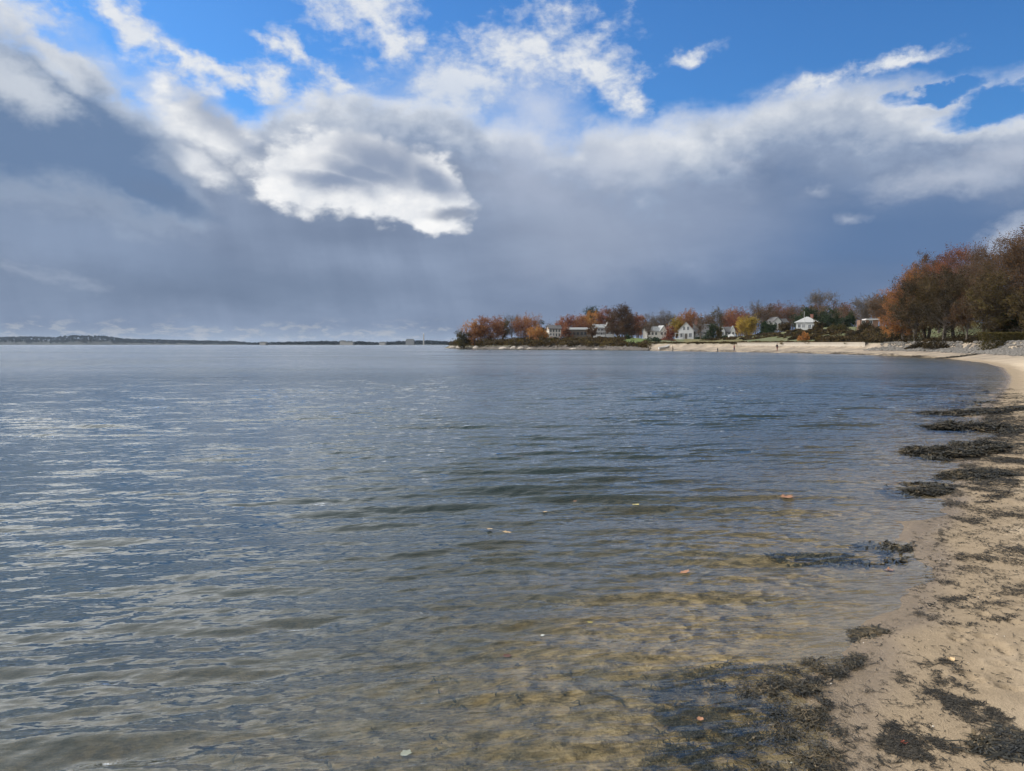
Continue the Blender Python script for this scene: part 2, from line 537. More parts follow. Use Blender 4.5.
# ------------------------------------------------------------------ shoreline and ground
SHORE_PX = [(820, 771), (824, 742), (826, 705), (848, 660), (858, 630), (897, 611), (899, 589), (922, 562), (905, 537), (934, 513), (942, 495),
            (936, 487), (958, 474), (958, 460), (952, 448), (1004, 431), (975, 418), (985, 407), (997, 394), (1004, 384), (1006, 377), (1000, 368),
            (984, 363.2), (946, 358.8), (913, 356.8), (880, 355.6), (840, 354.2), (800, 353.3), (765, 352.6), (735, 352.1), (700, 351.6), (670, 351.1), (645, 350.7),
            (600, 350.3), (570, 350.1), (540, 349.9), (510, 349.7), (480, 349.4), (462, 349.0), (452, 348.6)]
SHORE = [(-60, -140), (-14, -40), (-4.2, -12), (-1.3, -4), (0.0, -0.6), (0.7, 1.6)] + [on_level(x, y) for x, y in SHORE_PX] + \
        [(-34, 372), (-20, 420), (30, 520), (200, 800), (900, 1500), (9000, 1900), (9000, -9000), (-6000, -9000)]
SHORE = np.array(SHORE, float)


def shore_dist(X, Y):
    """signed distance to the waterline, positive on land"""
    X = np.asarray(X, float).ravel(); Y = np.asarray(Y, float).ravel()
    if X.size < 4000:
        A0, B0 = SHORE, np.roll(SHORE, -1, axis=0); E0 = B0 - A0
        px, py = X[:, None] - A0[:, 0], Y[:, None] - A0[:, 1]
        t = np.clip((px * E0[:, 0] + py * E0[:, 1]) / ((E0 ** 2).sum(1) + 1e-12), 0, 1)
        d = np.sqrt(((px - t * E0[:, 0]) ** 2 + (py - t * E0[:, 1]) ** 2).min(1))
        c = ((A0[:, 1] > Y[:, None]) != (B0[:, 1] > Y[:, None])) & (px < E0[:, 0] * py / (E0[:, 1] + 1e-18))
        return np.where(c.sum(1) % 2 == 1, 1, -1) * d
    best = np.full(X.shape, 1e18); inside = np.zeros(X.shape, bool)
    P = SHORE; Q = np.roll(SHORE, -1, axis=0)
    for (ax, ay), (bx, by) in zip(P, Q):
        ex, ey = bx - ax, by - ay; L = ex * ex + ey * ey + 1e-12
        t = np.clip(((X - ax) * ex + (Y - ay) * ey) / L, 0, 1)
        d = (X - ax - t * ex) ** 2 + (Y - ay - t * ey) ** 2
        best = np.minimum(best, d)
        c = ((ay > Y) != (by > Y)) & (X < (bx - ax) * (Y - ay) / (by - ay + 1e-18) + ax)
        inside ^= c
    return np.where(inside, 1, -1) * np.sqrt(best)


def sm(x, a, b):
    t = np.clip((x - a) / (b - a), 0, 1); return t * t * (3 - 2 * t)


_k = rng.normal(size=(40, 2)); _ph = rng.uniform(0, 6.283, 40)


def wob(X, Y, lam, n=12, off=0):
    """smooth random field, about -1..1, feature size lam"""
    r = np.zeros(np.shape(X))
    for i in range(n):
        k = _k[(i + off) % 40]; k = k / np.linalg.norm(k) * (0.6 + 0.9 * ((i * 37 + off) % 10) / 10) * 6.283 / lam
        r = r + np.sin(X * k[0] + Y * k[1] + _ph[(i + 3 * off) % 40])
    return r / math.sqrt(n) * 0.8


def ground_z(X, Y, s=None):
    X = np.asarray(X, float); Y = np.asarray(Y, float); shp = X.shape
    if s is None: s = shore_dist(X, Y).reshape(shp)
    w_near = wob(X, Y, 2.3) * 0.10 + wob(X, Y, 0.9, off=5) * 0.05
    w_near = w_near * np.clip(np.hypot(X, Y) / 4, 0.4, 2)
    s1 = s + w_near * np.exp(-(s / 3) ** 2) * (Y < 60)
    land = s1 > 0
    # beach close by
    zn = np.where(s1 < 3, 0.085 * s1, np.where(s1 < 9, 0.255 + (s1 - 3) * 0.12, 0.975 + (s1 - 9) * 0.05))
    zn = np.minimum(zn, 1.7 + 0.006 * s1)
    zn = zn + sm(s1, 0.2, 1.2) * (0.016 * wob(X, Y, 0.55, off=9) + 0.02 * wob(X, Y, 1.4, off=2))
    # shore with a terrace behind it further along the bay
    bay = X / np.maximum(np.abs(Y), 1.0)
    ridge = 2.2 + sm(s1, 10, 70) * (1.6 + 3.4 * sm(bay, 0.24, 0.42) * sm(Y, 80, 120)) + 0.012 * np.clip(s1 - 70, 0, 200)
    zf = np.where(s1 < 8.5, 0.14 * s1, np.where(s1 < 9.6, 1.19 + (s1 - 8.5) * 0.92, ridge))
    bank = 1.7 * sm(s1, 0, 4) + sm(s1, 5, 60) * 3.0 + 0.012 * np.clip(s1 - 60, 0, 200)      # stony headland
    hw = sm(bay, 0.19, 0.13) * sm(Y, 200, 225)
    zf = zf * (1 - hw) + bank * hw
    f = sm(Y, 62, 82)
    zl = zn * (1 - f) + zf * f + sm(s1, 12, 30) * 0.35 * wob(X, Y, 17, off=4)
    d = -s1
    zw = -np.where(d < 1.2, 0.062 * d, np.where(d < 14, 0.0744 + (d - 1.2) * 0.092, 1.252 + (d - 14) * 0.04))
    zw = np.maximum(zw, -6) + sm(d, 0.3, 2) * (0.02 * wob(X, Y, 1.1, off=7) + 0.03 * wob(X, Y, 3.0, off=1))
    return np.where(land, np.maximum(zl, 0.0), zw)


FOOT_PX = [(985, 612), (997, 621), (1006, 627), (1003, 640), (962, 604), (957, 612), (968, 646), (977, 651), (1015, 600), (1012, 660), (994, 575), (1018, 640), (1010, 585), (985, 590), (940, 745), (1000, 710)]
_foot = [on_level(x, y, 0.22) for x, y in FOOT_PX]
_ground0 = ground_z


def ground_z(X, Y, s=None):
    """ground with the prints trodden into the dry sand"""
    Z = _ground0(X, Y, s)
    X = np.asarray(X, float); Y = np.asarray(Y, float)
    if Y.min() > 12: return Z
    for i, (fx, fy) in enumerate(_foot):
        a = 0.6 * math.sin(i * 2.3) + 0.5; ca, sa = math.cos(a), math.sin(a)
        p = ((X - fx) * ca + (Y - fy) * sa) / 0.028; q = (-(X - fx) * sa + (Y - fy) * ca) / 0.055
        r2 = p * p + q * q
        Z = Z - 0.022 * np.exp(-r2 ** 1.5) + 0.009 * np.exp(-(np.sqrt(r2) - 1.7) ** 2 * 3)
    return Z


_sp = sorted(SHORE_PX[23:], key=lambda q: q[0])


def shore_y(x):
    """distance of the far waterline along the line of sight of a pixel column"""
    y = np.interp(x, [q[0] for q in _sp], [q[1] for q in _sp])
    return CAM_H * FOCAL_PX / (y - 344.4)


def gz(x, y): return float(ground_z(np.array([x]), np.array([y]))[0])


def polar_grid(rings, front=50.0, nf=720, nb=72):
    a = np.concatenate([np.linspace(-front, front, nf, endpoint=False), np.linspace(front, 360 - front, nb, endpoint=False)])
    a = np.radians(a); n = len(a); m = len(rings)
    R, A_ = np.meshgrid(rings, a, indexing='ij')
    X, Y = (R * np.sin(A_)), (R * np.cos(A_))
    i = np.arange(m - 1)[:, None] * n; j = np.arange(n)[None]
    f = np.stack([i + j, i + (j + 1) % n, i + n + (j + 1) % n, i + n + j], -1).reshape(-1, 4)
    return X, Y, f


def build_ground():
    rings = np.concatenate([np.geomspace(0.02, 2.4, 14, endpoint=False), np.geomspace(2.4, 32, 520, endpoint=False),
                            np.geomspace(32, 420, 380, endpoint=False), np.geomspace(420, 6000, 30)])
    X, Y, f = polar_grid(rings)
    s = shore_dist(X, Y).reshape(X.shape)
    Z = ground_z(X, Y, s)
    m, t, o = material('sand_and_soil')
    p = worldpos(); x, y, z = sep(p)
    sh = attr('shore')
    n1 = fbm(p, 1.3, 6, 0.6); n2 = fbm(p, 9.0, 6, 0.65); n3 = fbm(p, 90.0, 4, 0.7); n4 = fbm(p, 0.35, 4, 0.55)
    n5 = fbm(vec(x * 1.0, y * 2.2, 0.0), 22.0, 4, 0.6)
    wet = mixc(n2, (0.165, 0.122, 0.075), (0.26, 0.197, 0.125))
    dry = mixc(n2, (0.38, 0.296, 0.20), (0.49, 0.395, 0.28))
    dampness = step(sh + (n1 - 0.5) * 1.5 + (n2 - 0.5) * 0.5, 0.6, 2.0)
    sand = mixc(dampness, wet, dry)
    film = step(sh + (n1 - 0.5) * 0.35, 0.42, 0.12)
    sand = mixc(film * 0.45, sand, (0.12, 0.09, 0.062))
    sand = mixc(step(n3, 0.61, 0.72) * 0.6, sand, (0.11, 0.085, 0.065))          # dark grains and flecks
    sand = mixc(step(n3, 0.36, 0.27) * 0.35, sand, (0.55, 0.48, 0.40))
    bed = mixc(step(n2 * 0.55 + n5 * 0.45, 0.38, 0.62), (0.11, 0.078, 0.040), (0.36, 0.25, 0.122))
    bed = mixc(step(n1, 0.45, 0.68) * 0.55, bed, (0.085, 0.07, 0.036))
    bed = mixc(step(n3, 0.60, 0.72) * 0.6, bed, (0.045, 0.04, 0.025))
    sand = mixc(step(sh + (n1 - 0.5) * 0.8, 0.05, -0.5), sand, bed)
    far_sand = mixc(step(n4, 0.35, 0.65), (0.16, 0.128, 0.093), (0.255, 0.205, 0.148))
    sand = mixc(step(y, 55.0, 90.0) * step(sh, 0.3, 2.0), sand, far_sand)
    grass = mixc(n1, (0.045, 0.055, 0.018), (0.10, 0.10, 0.035))
    grass = mixc(step(n4, 0.5, 0.7) * 0.6, grass, (0.11, 0.075, 0.04))
    c = mixc(step(sh + (n1 - 0.5) * 2.0, 9.4, 10.4) * step(y, 66.0, 78.0), sand, grass)
    headland = step(x / vmax(y, 1.0), 0.19, 0.16) * step(y, 190.0, 225.0) * step(sh, -0.6, 0.1)
    c = mixc(headland, c, mixc(n2, (0.05, 0.042, 0.028), (0.09, 0.08, 0.04)))
    rough = 0.92 - film * 0.68
    vo = t.nodes.new('ShaderNodeTexVoronoi'); vo.feature = 'SMOOTH_F1'; vo.inputs['Smoothness'].default_value = 0.6; vo.inputs['Scale'].default_value = 7.5
    V.put(vo.inputs['Vector'], vec(x * 0.75 + n1 * 0.5, y * 1.2 + n2 * 0.12, 0.0))      # sand ridges shaped to imitate the net of caustic light, under water only
    h = n2 * 0.5 + n3 * 0.22 + n5 * 0.1 + V(vo.outputs['Distance']) * step(sh, -0.2, -1.0) * 4.5
    bsdf(t, o, c, rough, 0.35, h, 0.035)
    me = mesh_from('ground', np.stack([X, Y, Z], -1).reshape(-1, 3), [f], [m], attrs={'shore': ('POINT', s.ravel())}, smooth=True)
    kind(link('ground', me), 'structure')


build_ground()


# ------------------------------------------------------------------ water
def build_water():
    rings = np.concatenate([np.geomspace(0.5, 2.6, 30, endpoint=False), np.geomspace(2.6, 60, 900, endpoint=False),
                            np.geomspace(60, 500, 160, endpoint=False), np.geomspace(500, 6000, 40)])
    X, Y, f = polar_grid(rings, front=42.0, nf=760, nb=40)
    s = shore_dist(X, Y).reshape(X.shape)
    bedz = ground_z(X, Y, s)
    R = np.hypot(X, Y); dr = np.gradient(rings)[:, None] * np.ones_like(R)
    dw = np.maximum(dr, R * RAD(84 / 760)) 
    Z = np.zeros_like(R)
    r = np.random.default_rng(11); n = 96
    n1_ = 44                                              # long-crested wavelets, then the small ripples riding on them
    lam = np.concatenate([np.exp(r.normal(math.log(0.62), 0.30, n1_)), np.exp(r.uniform(math.log(0.11), math.log(0.42), n - n1_))])
    th = np.concatenate([r.normal(0.05, 0.13, n1_), r.normal(0.12, 0.34, n - n1_)])
    slope = np.concatenate([np.full(n1_, 0.130 * math.sqrt(2 / n1_)), np.full(n - n1_, 0.120 * math.sqrt(2 / (n - n1_)))])
    # crests slow down and swing round in the shallows: phase is stretched a little near the beach
    depth = np.clip(-bedz, 0.0, 9)
    amp_d = sm(depth, 0.0, 0.10) * 0.85 + 0.15
    gust = 1.0 + 0.30 * wob(X, Y * 1.7, 9.0, off=6) + 0.15 * wob(X, Y * 2, 3.0, off=3)
    gust = np.clip(gust, 0.5, 1.28)
    swing = 0.9 * np.exp(-np.clip(-s, 0, 40) / 4.0) * np.clip(-s, 0, 3)
    for l, a, q, ph in zip(lam, th, slope, r.uniform(0, 6.283, n)):
        k = 6.283 / l
        fade = sm(l / dr, 2.2, 4.5)
        if fade.max() <= 0: continue
        phase = k * (X * math.sin(a) - Y * math.cos(a) + swing * 0.35) + ph
        c = np.sin(phase); c = c + 0.22 * np.cos(2 * phase)
        Z += fade * q / k * c
    Z *= amp_d * gust * sm(60 / R, 1.0, 2.0) ** 0.5
    Z = np.where(s > -0.02, np.minimum(Z, 0.004), Z)
    m, t, o = material('sea_water')
    p = worldpos(); x, y, z = sep(p)
    dep = attr('depth')
    dist = V.m('SQRT', x * x + y * y)
    # ripples: short crests lying across the view, finer ones over them
    r1 = fbm(vec(x * 0.34 + y * 0.1, y - x * 0.24, 0.0), 6.5, 2.4, 0.55, 0.3)
    r2 = fbm(vec(x * 0.32 - y * 0.1, y - x * 0.10, 3.0), 19.0, 2.0, 0.55, 0.3)
    r3 = fbm(vec(x * 0.25, y, 7.0), 1.3, 4, 0.6, 0.2)
    r4 = fbm(vec(x * 0.3, y, 2.0), 0.17, 4, 0.6)
    slick = fbm(vec(x * 0.5, y, 4.0), 0.035, 4, 0.55, 0.5)
    calm = 0.55 + step(slick, 0.40, 0.62) * 0.6
    farw = step(dist, 16.0, 70.0)
    h = (r1 * 0.030 + r2 * 0.0062) * calm + r3 * 0.16 * farw * calm + r4 * 0.5 * farw
    b = t.nodes.new('ShaderNodeBump'); b.inputs['Distance'].default_value = 1.0; b.inputs['Strength'].default_value = WATER_BUMP
    V.put(b.inputs['Height'], h)
    # Schlick reflectance, the same from above and below, so that daylight reaches the bottom as well
    geo = t.nodes.new('ShaderNodeNewGeometry')
    dt = t.nodes.new('ShaderNodeVectorMath'); dt.operation = 'DOT_PRODUCT'
    t.links.new(geo.outputs['Incoming'], dt.inputs[0]); t.links.new(b.outputs[0], dt.inputs[1])
    fres = V.m('POWER', 1.0 - vmin(V.m('ABSOLUTE', V(dt.outputs['Value'])), 1.0), 5.0) * 0.98 + 0.02
    gl = t.nodes.new('ShaderNodeBsdfGlossy'); gl.distribution = 'GGX'
    gl.inputs['Color'].default_value = (1, 1, 1, 1); V.put(gl.inputs['Roughness'], farw * 0.15 + 0.02)
    t.links.new(b.outputs[0], gl.inputs['Normal'])
    tr = t.nodes.new('ShaderNodeBsdfTransparent'); tr.inputs[0].default_value = (0.91, 0.92, 0.84, 1)
    df = t.nodes.new('ShaderNodeBsdfDiffuse'); V.put(df.inputs[0], (0.022, 0.036, 0.038, 1.0))
    murk = 1.0 - V.m('EXPONENT', dep * -3.4)
    m1 = t.nodes.new('ShaderNodeMixShader'); V.put(m1.inputs[0], murk)
    t.links.new(tr.outputs[0], m1.inputs[1]); t.links.new(df.outputs[0], m1.inputs[2])
    m2 = t.nodes.new('ShaderNodeMixShader'); V.put(m2.inputs[0], fres)
    t.links.new(m1.outputs[0], m2.inputs[1]); t.links.new(gl.outputs[0], m2.inputs[2])
    t.links.new(m2.outputs[0], o.inputs[0])
    me = mesh_from('water', np.stack([X, Y, Z], -1).reshape(-1, 3), [f], [m], attrs={'depth': ('POINT', depth.ravel())}, smooth=True)
    kind(link('water', me), 'structure')


WATER_BUMP = 1.35
build_water()

# ------------------------------------------------------------------ foliage materials (tone 0..1 picks a leaf colour)
LM = {
    'orange': leafmat('leaves_orange', [(0, (0.136, 0.063, 0.031)), (0.45, (0.300, 0.131, 0.045)), (0.8, (0.450, 0.200, 0.061)), (1, (0.354, 0.247, 0.101))]),
    'rust': leafmat('leaves_rust', [(0, (0.097, 0.044, 0.029)), (0.5, (0.222, 0.087, 0.044)), (1, (0.307, 0.151, 0.064))]),
    'red': leafmat('leaves_red', [(0, (0.112, 0.042, 0.031)), (0.5, (0.237, 0.080, 0.048)), (1, (0.280, 0.143, 0.059))]),
    'brown': leafmat('leaves_brown', [(0, (0.053, 0.033, 0.019)), (0.5, (0.105, 0.059, 0.030)), (1, (0.152, 0.083, 0.039))]),
    'yellow': leafmat('leaves_yellow', [(0, (0.154, 0.119, 0.028)), (0.5, (0.336, 0.231, 0.042)), (1, (0.448, 0.294, 0.070))]),
    'olive': leafmat('leaves_olive', [(0, (0.034, 0.032, 0.014)), (0.5, (0.076, 0.063, 0.023)), (1, (0.117, 0.085, 0.031))]),
    'green': leafmat('leaves_evergreen', [(0, (0.014, 0.024, 0.014)), (0.5, (0.028, 0.044, 0.022)), (1, (0.050, 0.062, 0.028))], 0.15),
    'scrub': leafmat('leaves_scrub', [(0, (0.023, 0.019, 0.013)), (0.4, (0.047, 0.036, 0.019)), (0.7, (0.075, 0.049, 0.026)), (1, (0.094, 0.073, 0.026))], 0.2),
    'grey': leafmat('twigs_grey', [(0, (0.075, 0.062, 0.052)), (1, (0.17, 0.145, 0.125))], 0.0),
}


def bark_mat():
    m, t, o = material('bark')
    p = objpos(); x, y, z = sep(p)
    n = fbm(vec(x * 4.0, y * 4.0, z * 0.8), 3.0, 5, 0.65)
    bsdf(t, o, mixc(n, (0.045, 0.036, 0.028), (0.155, 0.128, 0.105)), 0.9, 0.2, n, 0.03)
    return m


BARK = bark_mat()


LEAF_MULT = 1.7


def leaf_quads(mb, centers, size, r, tone, droop=0.0):
    """small folded leaf faces at random attitudes"""
    n = len(centers)
    if n == 0: return
    a = r.normal(size=(n, 3)); a /= np.linalg.norm(a, axis=1)[:, None]
    b = r.normal(size=(n, 3)); b -= (b * a).sum(1)[:, None] * a; b /= np.linalg.norm(b, axis=1)[:, None]
    sz = size * r.uniform(0.55, 1.35, n)[:, None]
    p = np.stack([centers - a * sz, centers - b * sz * 0.55, centers + a * sz, centers + b * sz * 0.55], 1).reshape(-1, 3)
    f = np.arange(4 * n).reshape(n, 4)
    mb.add(p, f, tone)


def make_tree(name, label, base, height, width, leaves='orange', n_leaf=1500, leaf=0.28, clusters=34, lo=0.22, trunk_r=0.22,
              shape='round', twigs=6, twig_r=0.022, seed=1, group=None, cat='tree', lean=0.0, deep=None, tone=(0.1, 1.0), stems=1, mult=1.0):
    """tapered trunk, limbs to every leaf clump, side twigs, leaf faces spread through the clump volume"""
    r = np.random.default_rng(seed)
    root = thing(name, label, cat, base, 0.0, group)
    W = width / 2; D = (deep or width) / 2
    wood, crown = MB(), MB()
    n_leaf = int(n_leaf * LEAF_MULT * mult)
    cs = []
    while len(cs) < clusters:
        q = r.uniform(-1, 1, 3); t = (q[2] + 1) / 2
        if shape == 'round': lim = math.sqrt(max(0.0, 1 - abs(2 * t - 1) ** 2.2))
        elif shape == 'dome': lim = math.sqrt(max(0.0, 1 - t ** 2.2)) * (0.75 + 0.25 * min(1, t * 4))
        elif shape == 'vase': lim = (0.25 + 0.95 * t) * math.sqrt(max(0.0, 1 - max(0, (t - 0.55) / 0.45) ** 2))
        elif shape == 'cone': lim = (1 - t) ** 0.85 * 0.95 + 0.05
        elif shape == 'flat': lim = 1.0 if t > 0.62 else 0.25
        else: lim = 1.0
        rad = math.hypot(q[0], q[1])
        if rad > lim: continue
        if rad < lim * 0.45 and r.random() < 0.55: continue
        z = height * (lo + (1 - lo) * (t * 0.90 + 0.04))
        cs.append((q[0] * W * 0.92 + lean * z, q[1] * D * 0.92, z))
    cs = np.array(cs)
    # trunks
    tips = []
    for k in range(stems):
        ox = 0.0 if stems == 1 else r.normal(0, trunk_r * 1.6)
        top = height * (0.93 if shape in ('cone',) else 0.72)
        zz = np.linspace(-0.5, top, 7)
        wx = np.cumsum(r.normal(0, 0.012 * height, 7)) * (0 if shape == 'cone' else 1); wy = np.cumsum(r.normal(0, 0.012 * height, 7))
        px = ox * (1 + zz / height * 2.0) + lean * np.maximum(zz, 0) + wx - wx[0]
        py = (wy - wy[0]) * (0 if shape == 'cone' else 1)
        pr = trunk_r * np.linspace(1.12, 0.22, 7)
        wood.tube(np.stack([px, py, zz], 1), pr, 7)
        tips.append((zz, px, py))
    csz = np.linalg.norm([W, D, height * (1 - lo) / 2]) / max(1, clusters) ** (1 / 3) * 0.62
    per = max(1, n_leaf // clusters)
    T4, R4, T3, T2 = [], [], [], []
    for c in cs:
        zz, px, py = tips[r.integers(len(tips))]
        hz = min(max(c[2] * r.uniform(0.42, 0.72), height * 0.12), zz[-1] * 0.97)
        if shape == 'cone': hz = min(c[2] + 0.2, zz[-1])
        s0 = np.array([np.interp(hz, zz, px), np.interp(hz, zz, py), hz])
        r0 = trunk_r * np.interp(hz, zz, np.linspace(1, 0.22, 7)) * 0.45
        mid = s0 * 0.45 + c * 0.55 + np.array([0, 0, 0.06 * np.linalg.norm(c - s0)]) + r.normal(0, 0.05, 3) * csz
        path = np.stack([s0, s0 * 0.75 + mid * 0.25 + r.normal(0, 0.03, 3), mid, c])
        T4.append(path); R4.append([r0, r0 * 0.8, r0 * 0.5, twig_r])
        e = c + r.normal(0, 1, (twigs, 3)) * csz * np.array([0.85, 0.85, 0.7]) + np.array([0, 0, 0.28 * csz])
        e[:, 2] = np.maximum(e[:, 2], 0.25)
        st = np.where(r.random((twigs, 1)) < 0.5, mid * 0.4 + c * 0.6, c)
        T3.append(np.stack([st, (st + e) / 2 + r.normal(0, 0.08, (twigs, 3)) * csz, e], 1))
        S_, E_ = [st], [e]
        for _ in range(3):
            kk = r.uniform(0.3, 0.95, (twigs, 1)); s2 = st + (e - st) * kk
            e2 = s2 + r.normal(0, 0.5, (twigs, 3)) * csz + np.array([0, 0, 0.18 * csz])
            T2.append(np.stack([s2, e2], 1)); S_.append(s2); E_.append(e2)
        S_ = np.concatenate(S_); E_ = np.concatenate(E_)
        if n_leaf:
            m = int(per * r.uniform(0.55, 1.45))
            ii = r.integers(len(S_), size=m); kk = r.uniform(0.15, 1.08, m)[:, None]
            pts = S_[ii] + (E_[ii] - S_[ii]) * kk + r.normal(0, 0.16 * csz, (m, 3))
            pts[:, 2] = np.maximum(pts[:, 2], 0.1)
            base_t = r.uniform(tone[0], tone[1])
            leaf_quads(crown, pts, leaf, r, np.clip(base_t + r.normal(0, 0.16, m), 0, 1))
    wood.tubes(np.array(T4), np.array(R4), 4)
    wood.tubes(np.concatenate(T3), [twig_r, twig_r * 0.8, twig_r * 0.45], 3)
    wood.tubes(np.concatenate(T2), [twig_r * 0.6, twig_r * 0.35], 3)
    link('trunk', wood.mesh('trunk', BARK, smooth=True), root)
    if n_leaf: link('crown', crown.mesh('crown', LM[leaves]), root)
    return root


def tree_px(name, label, xc, w, ytop, Y, leaves, zbase=None, **kw):
    """a tree measured in the photograph: middle, width and top in pixels, standing Y metres away"""
    X = at_dist(xc, 350, Y)[0]
    zb = gz(X, Y) if zbase is None else zbase
    top = at_dist(xc, ytop, Y)[2]
    k = Y / FOCAL_PX
    return make_tree(name, label, (X, Y, zb - 0.1), top - zb, w * k, leaves, seed=int(xc * 7 + ytop), **kw)


# ------------------------------------------------------------------ far shore across the water
FARLEAF = leafmat('leaves_far_shore', [(0, (0.010, 0.014, 0.014)), (1, (0.030, 0.034, 0.030))], 0.0)  # leaf colours darkened to carry the cloud shadow over the far shore


def build_far_shore():
    r = np.random.default_rng(3)
    prof = [(-420, 330), (-150, 334), (-60, 336), (0, 336.8), (30, 336.0), (55, 336.6), (75, 334.6), (90, 335.0), (104, 335.2), (125, 338.2), (160, 339.2),
            (200, 340.4), (232, 340.6), (252, 342.4), (290, 341.8), (330, 341.0), (362, 341.2), (378, 342.6), (400, 341.0), (430, 340.2), (448, 341.5), (470, 342.5), (520, 342.6), (700, 341)]
    xs = np.array([p[0] for p in prof]); ys = np.array([p[1] for p in prof])
    cols = np.arange(-420, 700, 2.0)
    Yd = np.where(cols < 250, 2900 - 0, 2900 - 900 * sm(cols, 225, 300)) + 60 * np.sin(cols * 0.05)
    tops = np.interp(cols, xs, ys)
    hz = CAM_H + (344.4 - tops) / FOCAL_PX * Yd                        # height of the tree tops
    Xs = (cols - 512) / FOCAL_PX * Yd
    rows = [(-30, -3.0), (0, 0.3), (25, 0.35), (120, 0.62), (300, 0.72), (600, 0.6), (900, -0.2)]
    v = np.array([[(x * (1 + dy / y), y + dy, (fz * (h - 6) if 0 < fz else fz) if fz != 0.3 else 0.8) for x, y, h in zip(Xs, Yd, hz)] for dy, fz in rows])
    n = len(cols); i = np.arange(len(rows) - 1)[:, None] * n; j = np.arange(n - 1)[None]
    f = np.stack([i + j, i + j + 1, i + n + j + 1, i + n + j], -1).reshape(-1, 4)
    hm = simple('hill_ground', (0.018, 0.022, 0.020), 0.95, 0.4, 0.02)
    kind(link('hills', mesh_from('hills', v.reshape(-1, 3), [f], [hm], smooth=True)), 'structure')
    mb = MB()
    for c in range(n):
        for _ in range(9):
            dy = r.uniform(15, 260); y = Yd[c] + dy; k = y / FOCAL_PX
            x = (cols[c] + r.uniform(-1, 1) - 512) * k
            H = hz[c] - 0.0
            frac = min(1.0, 0.42 + dy / 300)
            zt = H * frac + r.normal(0, 0.9)
            rad = r.uniform(3.0, 6.5)
            zt = max(zt, 5.0)
            m = 26
            p = r.normal(0, 1, (m, 3)); p /= np.linalg.norm(p, axis=1)[:, None]
            p = p * np.array([rad, rad, rad * 0.9]) * r.uniform(0.55, 1.0, (m, 1)) + np.array([x, y, zt - rad * 0.8])
            leaf_quads(mb, p, 2.2, r, np.clip(r.uniform(0.0, 0.8) + r.normal(0, 0.1, m), 0, 1))
    kind(link('far_woods', mb.mesh('far_woods', FARLEAF)), 'stuff', 'dark wooded skyline along the low shore across the water', 'woods')


build_far_shore()


# ------------------------------------------------------------------ houses
GLASS = simple('window_glass', (0.03, 0.035, 0.04), 0.12, 0.2, 1.0, 0.6)
WHITE = simple('white_paint', (0.44, 0.43, 0.41), 0.6, 0.06, 0.8)
CREAM = simple('cream_clapboard', (0.46, 0.43, 0.38), 0.7, 0.08, 0.8)
GREYW = simple('grey_shingle', (0.20, 0.195, 0.185), 0.85, 0.15, 1.5)
DARKW = simple('dark_shingle', (0.10, 0.085, 0.07), 0.85, 0.2, 1.5)
ROOFD = simple('dark_roof_shingle', (0.075, 0.072, 0.072), 0.9, 0.25, 3.0)
ROOFL = simple('pale_roof_shingle', (0.28, 0.28, 0.27), 0.9, 0.12, 3.0)
ROOFG = simple('grey_roof_shingle', (0.19, 0.195, 0.19), 0.9, 0.15, 3.0)
BRICK = simple('chimney_brick', (0.22, 0.10, 0.07), 0.9, 0.25, 6.0)
STONE = simple('pale_stone', (0.32, 0.30, 0.27), 0.9, 0.2, 1.2, 0.3, 0.03)


def window(house, x, z, w, h, y, frame=WHITE, face='front', depth=0.06):
    """frame with a sill; the glass is its sub-part.  face front looks to -y, left looks to -x (then x is the y position and y the x position)"""
    mb = MB(); t = 0.09
    def bx(a0, z0, a1, z1, d0, d1):
        if face == 'front': mb.box(a0, y - d1, z0, a1, y - d0, z1)
        else: mb.box(y - d1, a0, z0, y - d0, a1, z1)
    bx(x - w / 2 - t, z - t, x - w / 2, z + h + t, 0.003, depth); bx(x + w / 2, z - t, x + w / 2 + t, z + h + t, 0.003, depth)
    bx(x - w / 2, z + h, x + w / 2, z + h + t, 0.003, depth); bx(x - w / 2 - t * 1.4, z - t * 1.6, x + w / 2 + t * 1.4, z - t - 0.002, 0.003, depth * 2)
    bx(x - w / 2, z - t, x + w / 2, z, 0.003, depth)
    bx(x - 0.025, z, x + 0.025, z + h, 0.02, depth - 0.005)
    o = link('window', mb.mesh('window', frame), house)
    g = MB()
    if face == 'front': g.box(x - w / 2, y - 0.018, z, x + w / 2, y - 0.004, z + h)
    else: g.box(y - 0.018, x - w / 2, z, y - 0.004, x + w / 2, z + h)
    link('pane', g.mesh('pane', GLASS), o)
    return o


def door(house, x, z, y, mat=DARKW):
    mb = MB(); mb.box(x - 0.5, y - 0.05, z, x + 0.5, y - 0.003, z + 2.1)
    o = link('door', mb.mesh('door', mat), house)
    h = MB(); h.box(x + 0.32, y - 0.10, z + 0.98, x + 0.42, y - 0.051, z + 1.04); link('handle', h.mesh('handle', ROOFD), o)


